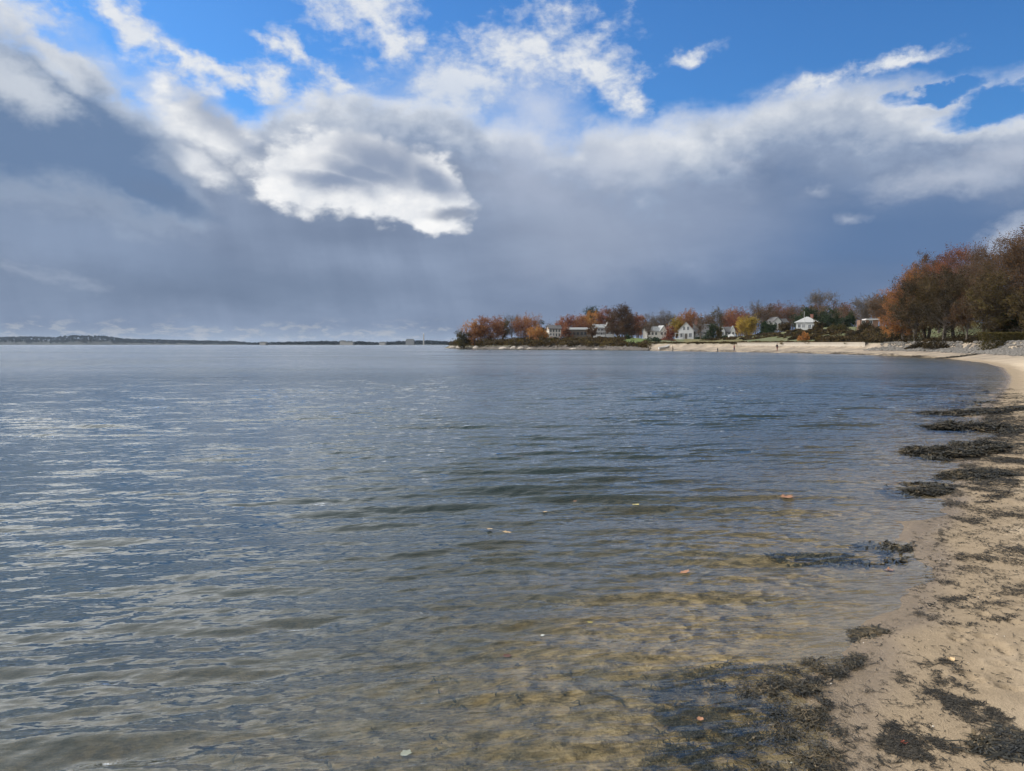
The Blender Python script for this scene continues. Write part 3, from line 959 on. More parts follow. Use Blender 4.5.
def gable_block(house, x0, x1, y0, y1, h, rise, ridge, wallm, roofm, over=0.4, wall_name='wall', roof_name='roof'):
    """walls with gable ends, overhanging roof slabs; ridge along 'x' or 'y'"""
    w = MB(); t = 0.22
    if ridge == 'x':
        ym = (y0 + y1) / 2
        w.prism([(y0, -0.8), (y1, -0.8), (y1, h), (ym, h + rise), (y0, h)], x0, x1, 'x')
        r = MB(); s = rise / (ym - y0)
        for a, b in ((y0, -1), (y1, 1)):
            oy = a + b * over; oz = h - s * over
            r.prism([(oy, oz + 0.02), (ym, h + rise + 0.02), (ym, h + rise + t), (oy, oz + t)], x0 - over, x1 + over, 'x')
    else:
        xm = (x0 + x1) / 2
        w.prism([(x0, -0.8), (x1, -0.8), (x1, h), (xm, h + rise), (x0, h)], y0, y1, 'y')
        r = MB(); s = rise / (xm - x0)
        for a, b in ((x0, -1), (x1, 1)):
            ox = a + b * over; oz = h - s * over
            r.prism([(ox, oz + 0.02), (xm, h + rise + 0.02), (xm, h + rise + t), (ox, oz + t)], y0 - over, y1 + over, 'y')
    link(wall_name, w.mesh('wall', wallm), house)
    return link(roof_name, r.mesh('roof', roofm), house)


def hip_block(house, x0, x1, y0, y1, h, rise, wallm, roofm, over=0.6):
    w = MB(); w.box(x0, y0, -0.8, x1, y1, h); link('wall', w.mesh('wall', wallm), house)
    r = MB(); a, b, c, d = x0 - over, x1 + over, y0 - over, y1 + over
    k = min((b - a), (d - c)) / 2 * 0.92; ym = (c + d) / 2
    z = h + 0.02; T = h + 0.18
    v = [(a, c, z), (b, c, z), (b, d, z), (a, d, z), (a, c, T), (b, c, T), (b, d, T), (a, d, T), (a + k, ym, h + rise), (b - k, ym, h + rise)]
    r.poly(v, [(3, 2, 1, 0), (0, 1, 5, 4), (1, 2, 6, 5), (2, 3, 7, 6), (3, 0, 4, 7), (4, 5, 9, 8), (6, 7, 8, 9), (5, 6, 9), (7, 4, 8)])
    return link('roof', r.mesh('roof', roofm), house)


def chimney(roof, x, y, z0, z1, mat=BRICK, s=0.45):
    mb = MB(); mb.box(x - s, y - s, z0, x + s, y + s, z1); mb.box(x - s - 0.08, y - s - 0.08, z1 + 0.002, x + s + 0.08, y + s + 0.08, z1 + 0.14)
    link('chimney', mb.mesh('chimney', mat), roof)


def house_at(name, label, xc, ybase, Y, rot=0.0, cat='house'):
    X, _, z = at_dist(xc, ybase, Y)
    return thing(name, label, cat, (X, Y, z), RAD(rot)), Y / FOCAL_PX


def build_houses():
    # white gabled house close behind the beach
    h, k = house_at('gabled_house', 'white steep gabled house with long dark roof and chimney behind the beach lawn', 686, 338.8, 300, -14)
    gable_block(h, -2.9, 2.9, 0, 8, 3.3, 3.1, 'y', WHITE, ROOFL)
    rf = gable_block(h, 2.9, 9.2, 1.5, 8.5, 2.6, 3.1, 'x', GREYW, ROOFD, wall_name='wing_wall', roof_name='wing_roof')
    chimney(rf, 3.6, 5.0, 5.2, 7.2)
    for x in (-1.6, 1.6): window(h, x, 0.7, 1.1, 1.5, 0)
    for x in (-0.75, 0.75): window(h, x, 3.5, 0.8, 1.3, 0)
    door(h, 0, 0, 0)
    for x in (4.4, 6.0, 7.7): window(h, x, 0.8, 0.9, 1.2, 1.5)
    for yy in (2, 4.5, 6.5): window(h, yy, 1.0, 0.9, 1.3, -2.9, face='left')
    p = MB(); p.box(-4.2, -2.2, -0.8, -1.2, -0.003, 0.25); p.box(-4.3, -2.3, 2.1, -1.1, -0.45, 2.25)
    for x in (-4.1, -2.7, -1.3): p.box(x - 0.08, -2.15, 0.252, x + 0.08, -2.0, 2.098)
    link('porch', p.mesh('porch', WHITE), h)

    # hip-roofed house on the rise
    h, k = house_at('hip_roofed_house', 'white house with broad pale hip roof on the rise above the seawall', 806.5, 329.6, 255, -24)
    rf = hip_block(h, -3.3, 3.3, 0, 6.5, 2.3, 2.1, WHITE, ROOFL)
    chimney(rf, 1.4, 3.6, 3.9, 5.1)
    for x in (-2.3, -0.9): window(h, x, 0.7, 0.8, 1.1, 0)
    for yy in (1.5, 3.2, 5.0): window(h, yy, 0.7, 0.9, 1.1, -3.3, face='left')
    bay = MB(); bay.box(0.4, -1.5, -0.8, 2.9, -0.003, 1.95)
    b = link('bay', bay.mesh('bay', WHITE), h)
    rb = MB(); rb.box(0.2, -1.7, 1.953, 3.1, -0.6, 2.08); link('bay_roof', rb.mesh('bay_roof', ROOFL), b)
    for x in (1.0, 2.2): window(h, x, 0.5, 0.8, 1.1, -1.5)

    # twin gabled cottage
    h, k = house_at('twin_gabled_cottage', 'small cottage with two bright white gables set against a dark roof', 728, 337.0, 310, -10)
    gable_block(h, -2.6, 2.4, 1.2, 6, 2.1, 1.9, 'x', GREYW, ROOFD)
    gable_block(h, -2.9, -1.2, 0, 4, 2.3, 1.7, 'y', WHITE, ROOFG, 0.2, 'gable_wall', 'gable_roof')
    gable_block(h, 1.1, 2.9, 0.2, 4, 2.5, 1.9, 'y', WHITE, ROOFG, 0.2, 'gable_wall', 'gable_roof')
    for x, y in ((-2.05, 0), (2.0, 0.2)): window(h, x, 0.8, 0.7, 1.2, y)
    for x in (-0.6, 0.5): window(h, x, 0.7, 0.7, 1.0, 1.2)

    # pale green-roofed pair behind the sand
    h, k = house_at('low_pale_house', 'low pale house with two grey green roofs behind a dark hedge', 657, 336.6, 320, 6)
    gable_block(h, -4.4, 1.0, 0, 6, 2.4, 1.7, 'x', CREAM, ROOFG)
    gable_block(h, 1.0, 4.2, -0.8, 6, 2.3, 2.2, 'y', CREAM, ROOFL, 0.4, 'wing_wall', 'wing_roof')
    for x in (-3.4, -1.9, -0.4): window(h, x, 0.7, 0.8, 1.1, 0)
    for x in (1.8, 3.3): window(h, x, 0.7, 0.8, 1.1, -0.8)

    # big gabled house on the headland
    h, k = house_at('verandah_house', 'grey shingled house with a steep gable and white verandah under the red trees', 604, 336.4, 340, 0)
    gable_block(h, -4.4, 3.2, 0.6, 8, 3.9, 1.4, 'x', GREYW, ROOFG)
    gable_block(h, 0.4, 4.4, 0, 8, 4.0, 2.5, 'y', GREYW, ROOFL, 0.35, 'gable_wall', 'gable_roof')
    for x in (-3.5, -2.2, -0.9): window(h, x, 2.5, 0.8, 1.0, 0.6)
    for x in (1.4, 3.3): window(h, x, 2.5, 0.8, 1.1, 0)
    window(h, 2.4, 4.4, 0.8, 0.9, 0)
    p = MB(); p.box(-4.6, -1.7, -0.7, 0.3, 0.597, 0.02); p.box(-4.7, -1.8, 1.95, 0.35, 0.1, 2.12); p.box(-4.6, -1.7, 0.022, 0.3, -1.6, 0.75)
    for x in np.linspace(-4.5, 0.2, 6): p.box(x - 0.07, -1.66, 0.752, x + 0.07, -1.54, 1.948)
    link('verandah', p.mesh('verandah', WHITE), h)
    for x in (-3.6, -2.4, -1.0): window(h, x, 0.5, 0.7, 1.2, 0.6)
    p = MB(); p.box(0.8, -1.5, -0.7, 4.2, -0.003, 0.9); link('porch', p.mesh('porch', WHITE), h)
    for x in (1.6, 3.2): window(h, x, 1.05, 0.8, 1.1, 0)

    # long dark house
    h, k = house_at('long_dark_house', 'long low dark shingled house with a flat grey roofline on the headland', 580, 336.6, 342, 3)
    gable_block(h, -5.2, 3.4, 0, 7, 3.1, 0.9, 'x', DARKW, ROOFG)
    for x in (-4.2, -2.6, -1.0, 0.8, 2.4): window(h, x, 0.8, 1.0, 1.2, 0, DARKW)
    gable_block(h, 3.4, 5.4, -0.6, 6, 2.9, 0.8, 'y', DARKW, ROOFD, 0.3, 'wing_wall', 'wing_roof')

    # pale house at the tip
    h, k = house_at('cream_house', 'cream house with tall dark windows half hidden by trees near the headland tip', 555, 336.8, 335, 8)
    rf = gable_block(h, -2.7, 2.7, 0, 6, 3.6, 1.5, 'x', CREAM, ROOFD)
    for x in (-1.9, -0.65, 0.65, 1.9): window(h, x, 2.1, 0.7, 1.2, 0)
    for x in (-1.9, -0.65, 0.65, 1.9): window(h, x, 0.2, 0.7, 1.3, 0)
    p = MB(); p.box(-2.9, -1.4, -0.9, -0.9, -0.003, -0.02); p.box(-2.9, -1.4, -0.018, -0.9, -1.3, 0.7); link('porch', p.mesh('porch', WHITE), h)
    chimney(rf, 1.2, 3.0, 4.6, 6.0)

    # white house among the dark evergreens
    h, k = house_at('hidden_white_house', 'white gable of a house peeping out between dark evergreens', 778.5, 327.4, 330, 10)
    gable_block(h, -2.2, 1.4, 0, 6, 2.6, 1.8, 'y', WHITE, ROOFD, 0.3)
    gable_block(h, 1.4, 5.2, 1.0, 6, 2.2, 1.5, 'x', GREYW, ROOFD, 0.3, 'wing_wall', 'wing_roof')
    for x in (-1.2, 0.4): window(h, x, 0.8, 0.7, 1.1, 0)
    window(h, 3.2, 0.8, 0.8, 1.0, 1.0)
    # flat roofed house among the bare trees
    h, k = house_at('flat_roofed_house', 'brick house with bright white flat roof edge glimpsed among bare trees', 870, 324.0, 215, -12)
    w = MB(); w.box(-2.6, 0, -2.5, 2.0, 4, 1.15); link('wall', w.mesh('wall', simple('orange_brick', (0.15, 0.085, 0.055), 0.9, 0.2, 4.0)), h)
    r_ = MB(); r_.box(-1.2, -0.4, 1.153, 2.4, 4.4, 1.5); link('roof', r_.mesh('roof', WHITE), h)
    for x in (-1.7, 0.2): window(h, x, 0.1, 0.8, 0.8, 0)
    # small shed by the lawn
    h, k = house_at('garden_shed', 'tiny white garden shed on the lawn beside the seawall', 731.5, 338.2, 270, 0, 'shed')
    gable_block(h, -0.75, 0.75, 0, 1.6, 0.75, 0.35, 'x', WHITE, WHITE, 0.1)

    # pale buildings on the far shore
    info = [(268, 6, 341.9, 'long pale block at the waterline across the bay, west end of the far town', 1980),
            (346, 5, 340.6, 'pale far building under the wooded skyline, just past the middle of the far town', 1990),
            (352, 9, 341.6, 'wide pale far building low on the water in the middle of the far town', 1960),
            (385, 6, 342.0, 'small pale far building standing in the gap of the far woods', 1960),
            (412, 8, 339.2, 'broad blue grey far building beside the slim white tower', 1980)]
    for i, (x, wpx, yt, lab, Y) in enumerate(info):
        k = Y / FOCAL_PX; X = (x - 512) * k; H = CAM_H + (344.4 - yt) * k
        b = thing('far_building', lab, 'building', (X, Y - 40, 0.5), 0.0, 'buildings on the far shore')
        mb = MB(); mb.box(-wpx * k / 2, 0, -2, wpx * k / 2, 16, H * 0.75); link('wall', mb.mesh('wall', [STONE, STONE, STONE, STONE, GREYW][i]), b)
        r_ = MB(); r_.prism([(-wpx * k / 2 - 0.8, H * 0.75 + 0.02), (wpx * k / 2 + 0.8, H * 0.75 + 0.02), (wpx * k / 2 * 0.7, H), (-wpx * k / 2 * 0.7, H)], -0.8, 16.8)
        link('roof', r_.mesh('roof', ROOFG), b)
    k = 2000 / FOCAL_PX
    tw = thing('slim_tower', 'slim pale tower rising above the far shore town', 'tower', ((424.3 - 512) * k, 1990, 0))
    mb = MB(); H = CAM_H + (344.4 - 334.5) * k
    mb.tube([(0, 0, -2), (0, 0, H * 0.6), (0, 0, H)], [2.0, 1.7, 1.4], 10); link('shaft', mb.mesh('shaft', STONE), tw)
    mb = MB(); mb.tube([(0, 0, H + 0.01), (0, 0, H + 1.6), (0, 0, H + 2.4)], [2.0, 2.0, 0.4], 10); link('cap', mb.mesh('cap', WHITE), tw)


build_houses()

# ------------------------------------------------------------------ trees, measured one by one
def build_trees():
    far = dict(leaf=0.19, twig_r=0.03, mult=2.5)
    T = tree_px
    # headland, from its tip
    T('small_tree', 'stubby dark green tree at the very tip of the headland', 463.5, 15, 328.5, 300, 'olive', n_leaf=1500, clusters=18, lo=0.02, shape='dome', tone=(0.0, 0.6), **far)
    T('maple_tree', 'low bright orange tree next to the stubby green one on the headland tip', 474.5, 23, 321, 302, 'orange', n_leaf=1900, clusters=30, lo=0.10, **far)
    T('maple_tree', 'tall rust brown tree, highest of the clump on the headland tip', 491, 31, 315.8, 306, 'rust', n_leaf=2300, clusters=44, lo=0.12, stems=2, tone=(0.2, 1), **far)
    T('slender_tree', 'thin olive tree with a narrow pointed crown beside a pale bare tree', 503, 13, 317.5, 312, 'olive', n_leaf=650, clusters=18, lo=0.25, shape='dome', **far)
    T('bare_tree', 'pale grey see-through bare tree between two orange clumps on the headland', 512, 24, 314.6, 318, 'grey', n_leaf=0, clusters=40, lo=0.2, shape='vase', twigs=9, **far)
    T('oak_tree', 'rust tree with glowing orange shoulder, east of the pale bare tree', 526, 30, 315.4, 312, 'rust', n_leaf=2100, clusters=42, lo=0.14, tone=(0.3, 1), **far)
    T('young_maple', 'short golden orange tree leaning against a dark conifer', 536.5, 19, 326, 302, 'orange', n_leaf=1200, clusters=22, lo=0.08, tone=(0.5, 1), **far)
    T('conifer', 'dark conifer beside the cream house on the headland', 541.5, 13, 319.6, 318, 'green', n_leaf=1600, clusters=34, lo=0.08, shape='cone', **far)
    T('bush_tree', 'red tree rising behind the roof of the cream house', 566, 17, 317, 352, 'red', n_leaf=1300, clusters=24, lo=0.2, **far)
    T('maple_tree', 'orange red tree behind the long dark house', 579, 21, 315.6, 354, 'red', n_leaf=1700, clusters=30, lo=0.2, tone=(0.4, 1), **far)
    T('maple_tree', 'tall clear orange tree behind the long dark house', 590.5, 23, 312.5, 358, 'orange', n_leaf=2000, clusters=34, lo=0.2, tone=(0.4, 1), **far)
    T('pine_tree', 'dark flat-topped pine showing above the clear orange tree', 592, 15, 308.2, 385, 'green', n_leaf=1500, clusters=22, lo=0.55, shape='round', **far)
    T('maple_tree', 'dull dark red tree overhanging the gable of the verandah house', 607, 25, 309.2, 360, 'red', n_leaf=2100, clusters=36, lo=0.2, tone=(0.0, 0.7), **far)
    T('beech_tree', 'huge dense dark brown tree standing over the verandah house', 621.5, 34, 306.0, 330, 'brown', n_leaf=5200, clusters=64, lo=0.03, shape='dome', tone=(0.0, 0.45), **far)
    T('beech_tree', 'smaller reddish tree tucked behind the huge dark brown one', 638, 17, 314.4, 338, 'red', n_leaf=1300, clusters=24, lo=0.1, **far)
    T('bare_tree', 'thin grey bare tree over the low pale house, the shorter of two', 651, 19, 313.2, 352, 'grey', n_leaf=220, clusters=34, lo=0.2, shape='vase', twigs=9, **far)
    T('bare_tree', 'thin grey bare tree over the low pale house, the taller of two', 665, 22, 311, 350, 'grey', n_leaf=250, clusters=38, lo=0.2, shape='vase', twigs=9, **far)
    T('slender_tree', 'olive yellow tree at the corner of the steep gabled house', 676.5, 12, 317, 322, 'yellow', n_leaf=1100, clusters=20, lo=0.1, tone=(0, 0.6), **far)
    T('oak_tree', 'orange brown tree spreading behind the steep white gable', 689, 25, 310.8, 328, 'rust', n_leaf=2100, clusters=36, lo=0.15, tone=(0.2, 1), **far)
    T('bare_tree', 'brown bare tree behind the long dark wing roof', 704, 22, 313.4, 330, 'brown', n_leaf=500, clusters=38, lo=0.2, twigs=9, **far)
    T('bare_tree', 'spindly olive topped tree beside the cottage with two gables', 717, 14, 308.2, 332, 'olive', n_leaf=380, clusters=22, lo=0.3, twigs=8, **far)
    T('oak_tree', 'broad red brown dome of a tree above the cottage with two gables', 734, 34, 307.4, 345, 'red', n_leaf=3000, clusters=54, lo=0.15, shape='dome', tone=(0.1, 0.9), **far)
    T('yellow_tree', 'bushy yellow tree, the brightest yellow on the shore', 747.5, 20, 316, 305, 'yellow', n_leaf=2300, clusters=32, lo=0.04, tone=(0.1, 0.9), **far)
    T('bare_tree', 'very tall sparse bare tree poking above the brown woods', 754.5, 14, 300.3, 365, 'grey', n_leaf=120, clusters=22, lo=0.35, shape='vase', twigs=8, **far)
    T('oak_tree', 'brown thinly leafed tree behind the bright yellow bush', 765, 27, 303, 340, 'brown', n_leaf=1300, clusters=44, lo=0.15, twigs=8, **far)
    T('oak_tree', 'reddish brown thinly leafed tree above the hidden white gable', 783, 30, 302.4, 345, 'rust', n_leaf=1250, clusters=46, lo=0.15, twigs=8, tone=(0, 0.6), **far)
    T('yew_tree', 'squat black green evergreen right of the yellow bush', 767.5, 18, 322.5, 292, 'green', n_leaf=2600, clusters=30, lo=0.0, shape='dome', **far)
    T('yew_tree', 'broad dark evergreen immediately behind the hip-roofed house', 806, 28, 309.0, 290, 'green', n_leaf=3000, clusters=46, lo=0.1, shape='dome', **far)
    T('yew_tree', 'dark evergreen on the slope beside the hip-roofed house', 829, 30, 310.4, 285, 'green', n_leaf=3000, clusters=46, lo=0.05, shape='dome', tone=(0.2, 1), **far)
    T('umbrella_tree', 'tall bare tree with a flat umbrella-shaped top over the evergreens', 822, 30, 294.5, 345, 'grey', n_leaf=700, clusters=34, lo=0.35, shape='flat', twigs=8, **far)
    T('oak_tree', 'russet tree filling the skyline between umbrella tree and small conifer', 840, 27, 304.5, 335, 'rust', n_leaf=1500, clusters=42, lo=0.1, twigs=7, tone=(0, 0.7), **far)
    T('conifer', 'small dark pointed conifer on the skyline above the scrub slope', 849.5, 10, 308, 285, 'green', n_leaf=1300, clusters=28, lo=0.05, shape='cone', **far)
    T('bare_tree', 'tall grey bare tree over the flat-roofed house, the leafless one', 864, 27, 296, 262, 'grey', n_leaf=300, clusters=48, lo=0.15, shape='vase', twigs=9, **far)
    T('oak_tree', 'brown tree with a few orange leaves right behind the flat roof', 880, 26, 291.2, 238, 'brown', n_leaf=1300, clusters=46, lo=0.1, twigs=8, **far)
    T('bare_tree', 'dull brown bare tree in the gap past the hip-roofed house', 795, 22, 306, 340, 'brown', n_leaf=900, clusters=34, lo=0.1, twigs=8, **far)
    T('oak_tree', 'brown tree between the umbrella tree and the wide evergreens', 815, 20, 304.5, 338, 'brown', n_leaf=1000, clusters=30, lo=0.1, twigs=8, **far)

    # garden trees standing in front of the houses
    T('small_tree', 'little rust tree in front of the long dark house, nearest the cream house', 566, 10, 327, 318, 'rust', n_leaf=600, clusters=14, lo=0.05, shape='dome', tone=(0, 0.6), **far)
    T('small_tree', 'little brown tree between the long dark house and verandah house', 592, 9, 326, 318, 'brown', n_leaf=600, clusters=14, lo=0.05, **far)
    T('bare_tree', 'twiggy bare tree in front of the low pale house', 648, 12, 323, 305, 'brown', n_leaf=140, clusters=18, lo=0.2, shape='vase', twigs=8, **far)
    T('small_tree', 'reddish garden tree at the east corner of the low pale house', 670, 9, 326, 308, 'red', n_leaf=520, clusters=14, lo=0.05, tone=(0, 0.6), **far)
    T('small_tree', 'dark evergreen garden tree against the long wing roof of the white gabled house', 711, 10, 324.5, 290, 'green', n_leaf=800, clusters=16, lo=0.0, shape='dome', **far)
    T('bare_tree', 'bare tree crossing the front of the long wing roof', 700, 13, 320, 286, 'brown', n_leaf=120, clusters=18, lo=0.2, shape='vase', twigs=8, **far)
    T('small_tree', 'olive garden tree between the white gabled house and twin gabled cottage', 718.5, 7, 326, 292, 'olive', n_leaf=480, clusters=12, lo=0.0, **far)
    T('small_tree', 'dark shrubby tree half hiding the hidden white gable', 784, 13, 322, 280, 'scrub', n_leaf=900, clusters=20, lo=0.0, shape='dome', **far)
    T('small_tree', 'scrubby brown tree hiding the east corner of the hip-roofed house', 818, 11, 322, 236, 'scrub', n_leaf=900, clusters=20, lo=0.0, shape='dome', **far)

    # the wood by the near corner of the bay
    near = dict(leaf=0.115, twig_r=0.016, mult=2.0)
    T('beech_tree', 'large dome of copper orange leaves at the open edge of the dark wood', 905, 44, 265, 150, 'orange', n_leaf=12000, clusters=96, lo=0.10, shape='dome', trunk_r=0.3, stems=2, tone=(0.0, 0.55), **near)
    T('oak_tree', 'tall olive brown tree behind the copper orange dome', 926, 50, 252.5, 152, 'brown', n_leaf=9000, clusters=90, lo=0.12, trunk_r=0.32, stems=2, tone=(0.1, 1), **near)
    T('oak_tree', 'tree with a dark red crown on the skyline of the dark wood', 954, 48, 245.0, 142, 'rust', n_leaf=8000, clusters=80, lo=0.2, trunk_r=0.32, tone=(0.0, 0.5), **near)
    T('bare_tree', 'grey bare tree letting bright sky through beside the dark red crown', 980, 48, 247.0, 132, 'brown', n_leaf=2600, clusters=84, lo=0.12, trunk_r=0.28, shape='vase', twigs=9, stems=2, **near)
    T('bare_tree', 'bare brown tree, tallest fully visible tree of the dark wood', 1005, 52, 233, 120, 'brown', n_leaf=5200, clusters=110, lo=0.12, trunk_r=0.32, shape='round', twigs=9, stems=2, **near)
    T('bare_tree', 'big bare tree cut off by the edge of the view', 1036, 62, 221, 116, 'brown', n_leaf=6500, clusters=110, lo=0.1, trunk_r=0.35, twigs=9, stems=2, **near)
    T('understory_tree', 'low dun leafed tree under the copper orange dome', 916, 52, 276, 142, 'scrub', n_leaf=6500, clusters=70, lo=0.06, trunk_r=0.16, stems=3, tone=(0.0, 0.8), **near)
    T('understory_tree', 'mottled dark brown tree in the middle of the dark wood edge', 943, 48, 268, 131, 'scrub', n_leaf=6500, clusters=70, lo=0.08, trunk_r=0.18, stems=2, tone=(0.0, 0.8), **near)
    T('understory_tree', 'narrow brown tree standing forward in the middle of the dark wood', 967, 30, 288, 122, 'brown', n_leaf=2600, clusters=44, lo=0.15, trunk_r=0.15, tone=(0.0, 0.5), **near)
    T('understory_tree', 'dusky brown tree below the grey bare one', 990, 46, 270, 114, 'scrub', n_leaf=5200, clusters=60, lo=0.06, trunk_r=0.16, stems=3, **near)
    T('yew_tree', 'blue black evergreen standing behind the clipped hedge', 1014, 40, 300, 116, 'green', n_leaf=9000, clusters=70, lo=0.0, trunk_r=0.2, shape='dome', tone=(0, 0.6), **near)
    T('understory_tree', 'dark brown tree shading the stone revetment, beyond the evergreen', 1036, 46, 285, 108, 'scrub', n_leaf=5200, clusters=60, lo=0.05, trunk_r=0.18, stems=2, **near)
    T('oak_tree', 'brown tree far back in the wood between the copper dome and red crown', 938, 40, 262, 172, 'brown', n_leaf=4200, clusters=60, lo=0.05, trunk_r=0.25, tone=(0, 0.5), leaf=0.18, twig_r=0.02)
    T('oak_tree', 'dim rust tree far back in the wood behind the grey bare tree', 970, 40, 266, 175, 'rust', n_leaf=3800, clusters=56, lo=0.05, trunk_r=0.25, tone=(0, 0.4), leaf=0.18, twig_r=0.02)


build_trees()


# ------------------------------------------------------------------ scrub, hedges, lawn
def lump(mb, x, y, z, rx, ry, rz, n, leaf, r, tone):
    p = r.normal(0, 1, (n, 3)); p /= np.linalg.norm(p, axis=1)[:, None]
    p[:, 2] = np.abs(p[:, 2])
    p = p * np.array([rx, ry, rz]) * r.uniform(0.5, 1.05, (n, 1)) + np.array([x, y, z])
    leaf_quads(mb, p, leaf, r, np.clip(tone + r.normal(0, 0.15, n), 0, 1))


def build_scrub():
    r = np.random.default_rng(21)
    mb = MB()
    # bank of the headland down to the boulders, thinning to the east
    for i in range(900):
        x = r.uniform(455, 648); Yf = r.uniform(0, 1)
        edge = float(shore_y(x))
        Y = edge + 2.5 + Yf ** 1.2 * 60
        X = (x - 512) / FOCAL_PX * Y
        s = shore_dist([X], [Y])[0]
        if s < 2.4: continue
        if 624 < x < 650 and Y > 246: continue
        z = gz(X, Y); q = r.uniform(0.8, 2.0) * (1.7 if x < 545 else 1.0)
        lim = np.interp(x, [455, 470, 535, 548, 650], [334, 331, 333, 336.6, 337.6]) + r.normal(0, 1.6)
        q = min(q, (CAM_H + (344.4 - lim) * Y / FOCAL_PX - z) / 0.95)
        if q < 0.25: continue
        lump(mb, X, Y, z - 0.2, max(q, 1.0) * 1.3, max(q, 0.9), q * r.uniform(0.7, 1.1), 130, 0.28, r, r.uniform(0, 1.0))
    # hedge line and slope between the gardens and the seawall
    for i in range(700):
        x = r.uniform(700, 905); Yf = r.uniform(0, 1)
        Y = np.interp(x, [700, 760, 800, 850, 905], [262, 240, 205, 160, 138]) + Yf * np.interp(x, [700, 800, 905], [8, 45, 60])
        X = (x - 512) / FOCAL_PX * Y
        s = shore_dist([X], [Y])[0]
        if s < 11.5: continue
        z = gz(X, Y); q = r.uniform(0.8, 2.0) * np.interp(x, [700, 780, 825, 905], [0.42, 0.5, 0.6, 1.2])
        lump(mb, X, Y, z - 0.2, q * 1.3, q, q * r.uniform(0.6, 1.1), 150, 0.22, r, r.uniform(0, 0.85))
    for i in range(560):                                   # strip of dead stems behind the sand
        x = r.uniform(640, 875); Y = float(shore_y(x)) + r.uniform(11, 34); X = (x - 512) / FOCAL_PX * Y
        s = shore_dist([X], [Y])[0]
        if s < 9.5 or s > 17: continue
        z = gz(X, Y); q = r.uniform(0.4, 0.9)
        lump(mb, X, Y, z - 0.1, q * 1.6, q, q * r.uniform(0.5, 0.9), 80, 0.2, r, r.uniform(0.2, 1.0))
    for i in range(420):
        x = r.uniform(862, 985); Y = r.uniform(104, 140); X = (x - 512) / FOCAL_PX * Y
        s = shore_dist([X], [Y])[0]
        if s < 9.8 + 1.5 * r.random(): continue
        z = gz(X, Y); q = r.uniform(0.6, 1.7)
        lump(mb, X, Y, z - 0.2, q * 1.3, q, q * r.uniform(0.7, 1.3), 230, 0.13, r, r.uniform(0, 0.7))
    kind(link('undergrowth', mb.mesh('undergrowth', LM['scrub'])), 'stuff', 'dull brown scrub covering the banks below houses and trees', 'undergrowth')

    # brown woods behind the gardens, one mass
    wb, wl_ = MB(), MB(); T2, T3 = [], []
    for i in range(520):
        x = r.uniform(548, 905); Y = r.uniform(372, 420) if x < 800 else r.uniform(290, 400)
        X = (x - 512) / FOCAL_PX * Y; k = Y / FOCAL_PX
        top = np.interp(x, [548, 570, 600, 640, 700, 750, 800, 860, 905], [326, 321, 317, 319, 317, 310, 308, 303, 296]) + r.normal(0, 2.5)
        zt = CAM_H + (344.4 - top) * k; zb = gz(X, Y); q = r.uniform(1.4, 3.2)
        c = np.array([X, Y, zb + (zt - zb) * r.uniform(0.35, 0.92)])
        T3.append([(X, Y, zb - 0.3), (X + r.normal(0, 0.3), Y, zb + (c[2] - zb) * 0.5), tuple(c)])
        e = c + r.normal(0, q * 0.7, (10, 3)); T2.append(np.stack([np.repeat(c[None], 10, 0), e], 1))
        s2 = c + (e - c) * r.uniform(0.3, 0.9, (10, 1)); T2.append(np.stack([s2, s2 + r.normal(0, q * 0.4, (10, 3))], 1))
        p = c + r.normal(0, q * 0.55, (70, 3)); leaf_quads(wl_, p, 0.26, r, np.clip(r.uniform(0, 0.8) + r.normal(0, 0.15, 70), 0, 1))
    wb.tubes(np.array(T3), [0.14, 0.10, 0.05], 4); wb.tubes(np.concatenate(T2), [0.035, 0.02], 3)
    bw = kind(link('background_woods', wl_.mesh('background_woods', LM['brown'])), 'stuff', 'hazy brown bare woods filling the skyline behind the houses', 'woods')
    link('trunks', wb.mesh('trunks', BARK), bw)['kind'] = 'stuff'

    def shrub(name, label, xc, ybase, Y, wpx, hpx, leaves, n=900, leaf=0.16, tone=(0.2, 0.9), cat='shrub', lumps=9):
        X, _, z = at_dist(xc, ybase, Y); k = Y / FOCAL_PX
        z = min(z, gz(X, Y) + 0.05)
        zt = at_dist(xc, ybase - hpx, Y)[2]
        H = zt - z; W = wpx * k / 2
        rr = np.random.default_rng(int(xc * 3 + Y))
        root = thing(name, label, cat, (X, Y, z))
        st, cr = MB(), MB()
        for _ in range(lumps):
            q = rr.uniform(-1, 1); hh = math.sqrt(max(0.05, 1 - q * q))
            c = (q * W * 0.72, rr.uniform(-0.5, 0.5) * W, 0.0)
            lump(cr, c[0], c[1], H * 0.12, W * 0.45, W * 0.45, H * 0.85 * hh, n // lumps, leaf, rr, rr.uniform(*tone))
            st.tube([(c[0] * 0.2, c[1] * 0.2, -0.2), (c[0] * 0.7, c[1] * 0.7, H * 0.3), (c[0], c[1], H * 0.65 * hh)], [0.06, 0.04, 0.015], 4)
        link('stem', st.mesh('stem', BARK, smooth=True), root)
        link('foliage', cr.mesh('foliage', LM[leaves]), root)

    shrub('shrub', 'round orange bush standing on the seawall in front of the hip-roofed house', 803, 343.2, 198, 13, 12.5, 'orange', 1500, 0.16, (0.3, 0.8))
    shrub('shrub', 'yellow green bush low on the stony headland', 521, 345.5, 290, 12, 7.0, 'yellow', 700, 0.25, (0.0, 0.5))
    shrub('shrub', 'coral red low bush beside a yellow green one on the headland', 536, 344, 288, 15, 6.5, 'red', 800, 0.25, (0.5, 1.0))
    shrub('shrub', 'olive bush in front of the cream house porch', 551, 343.8, 290, 13, 7, 'olive', 700, 0.25)
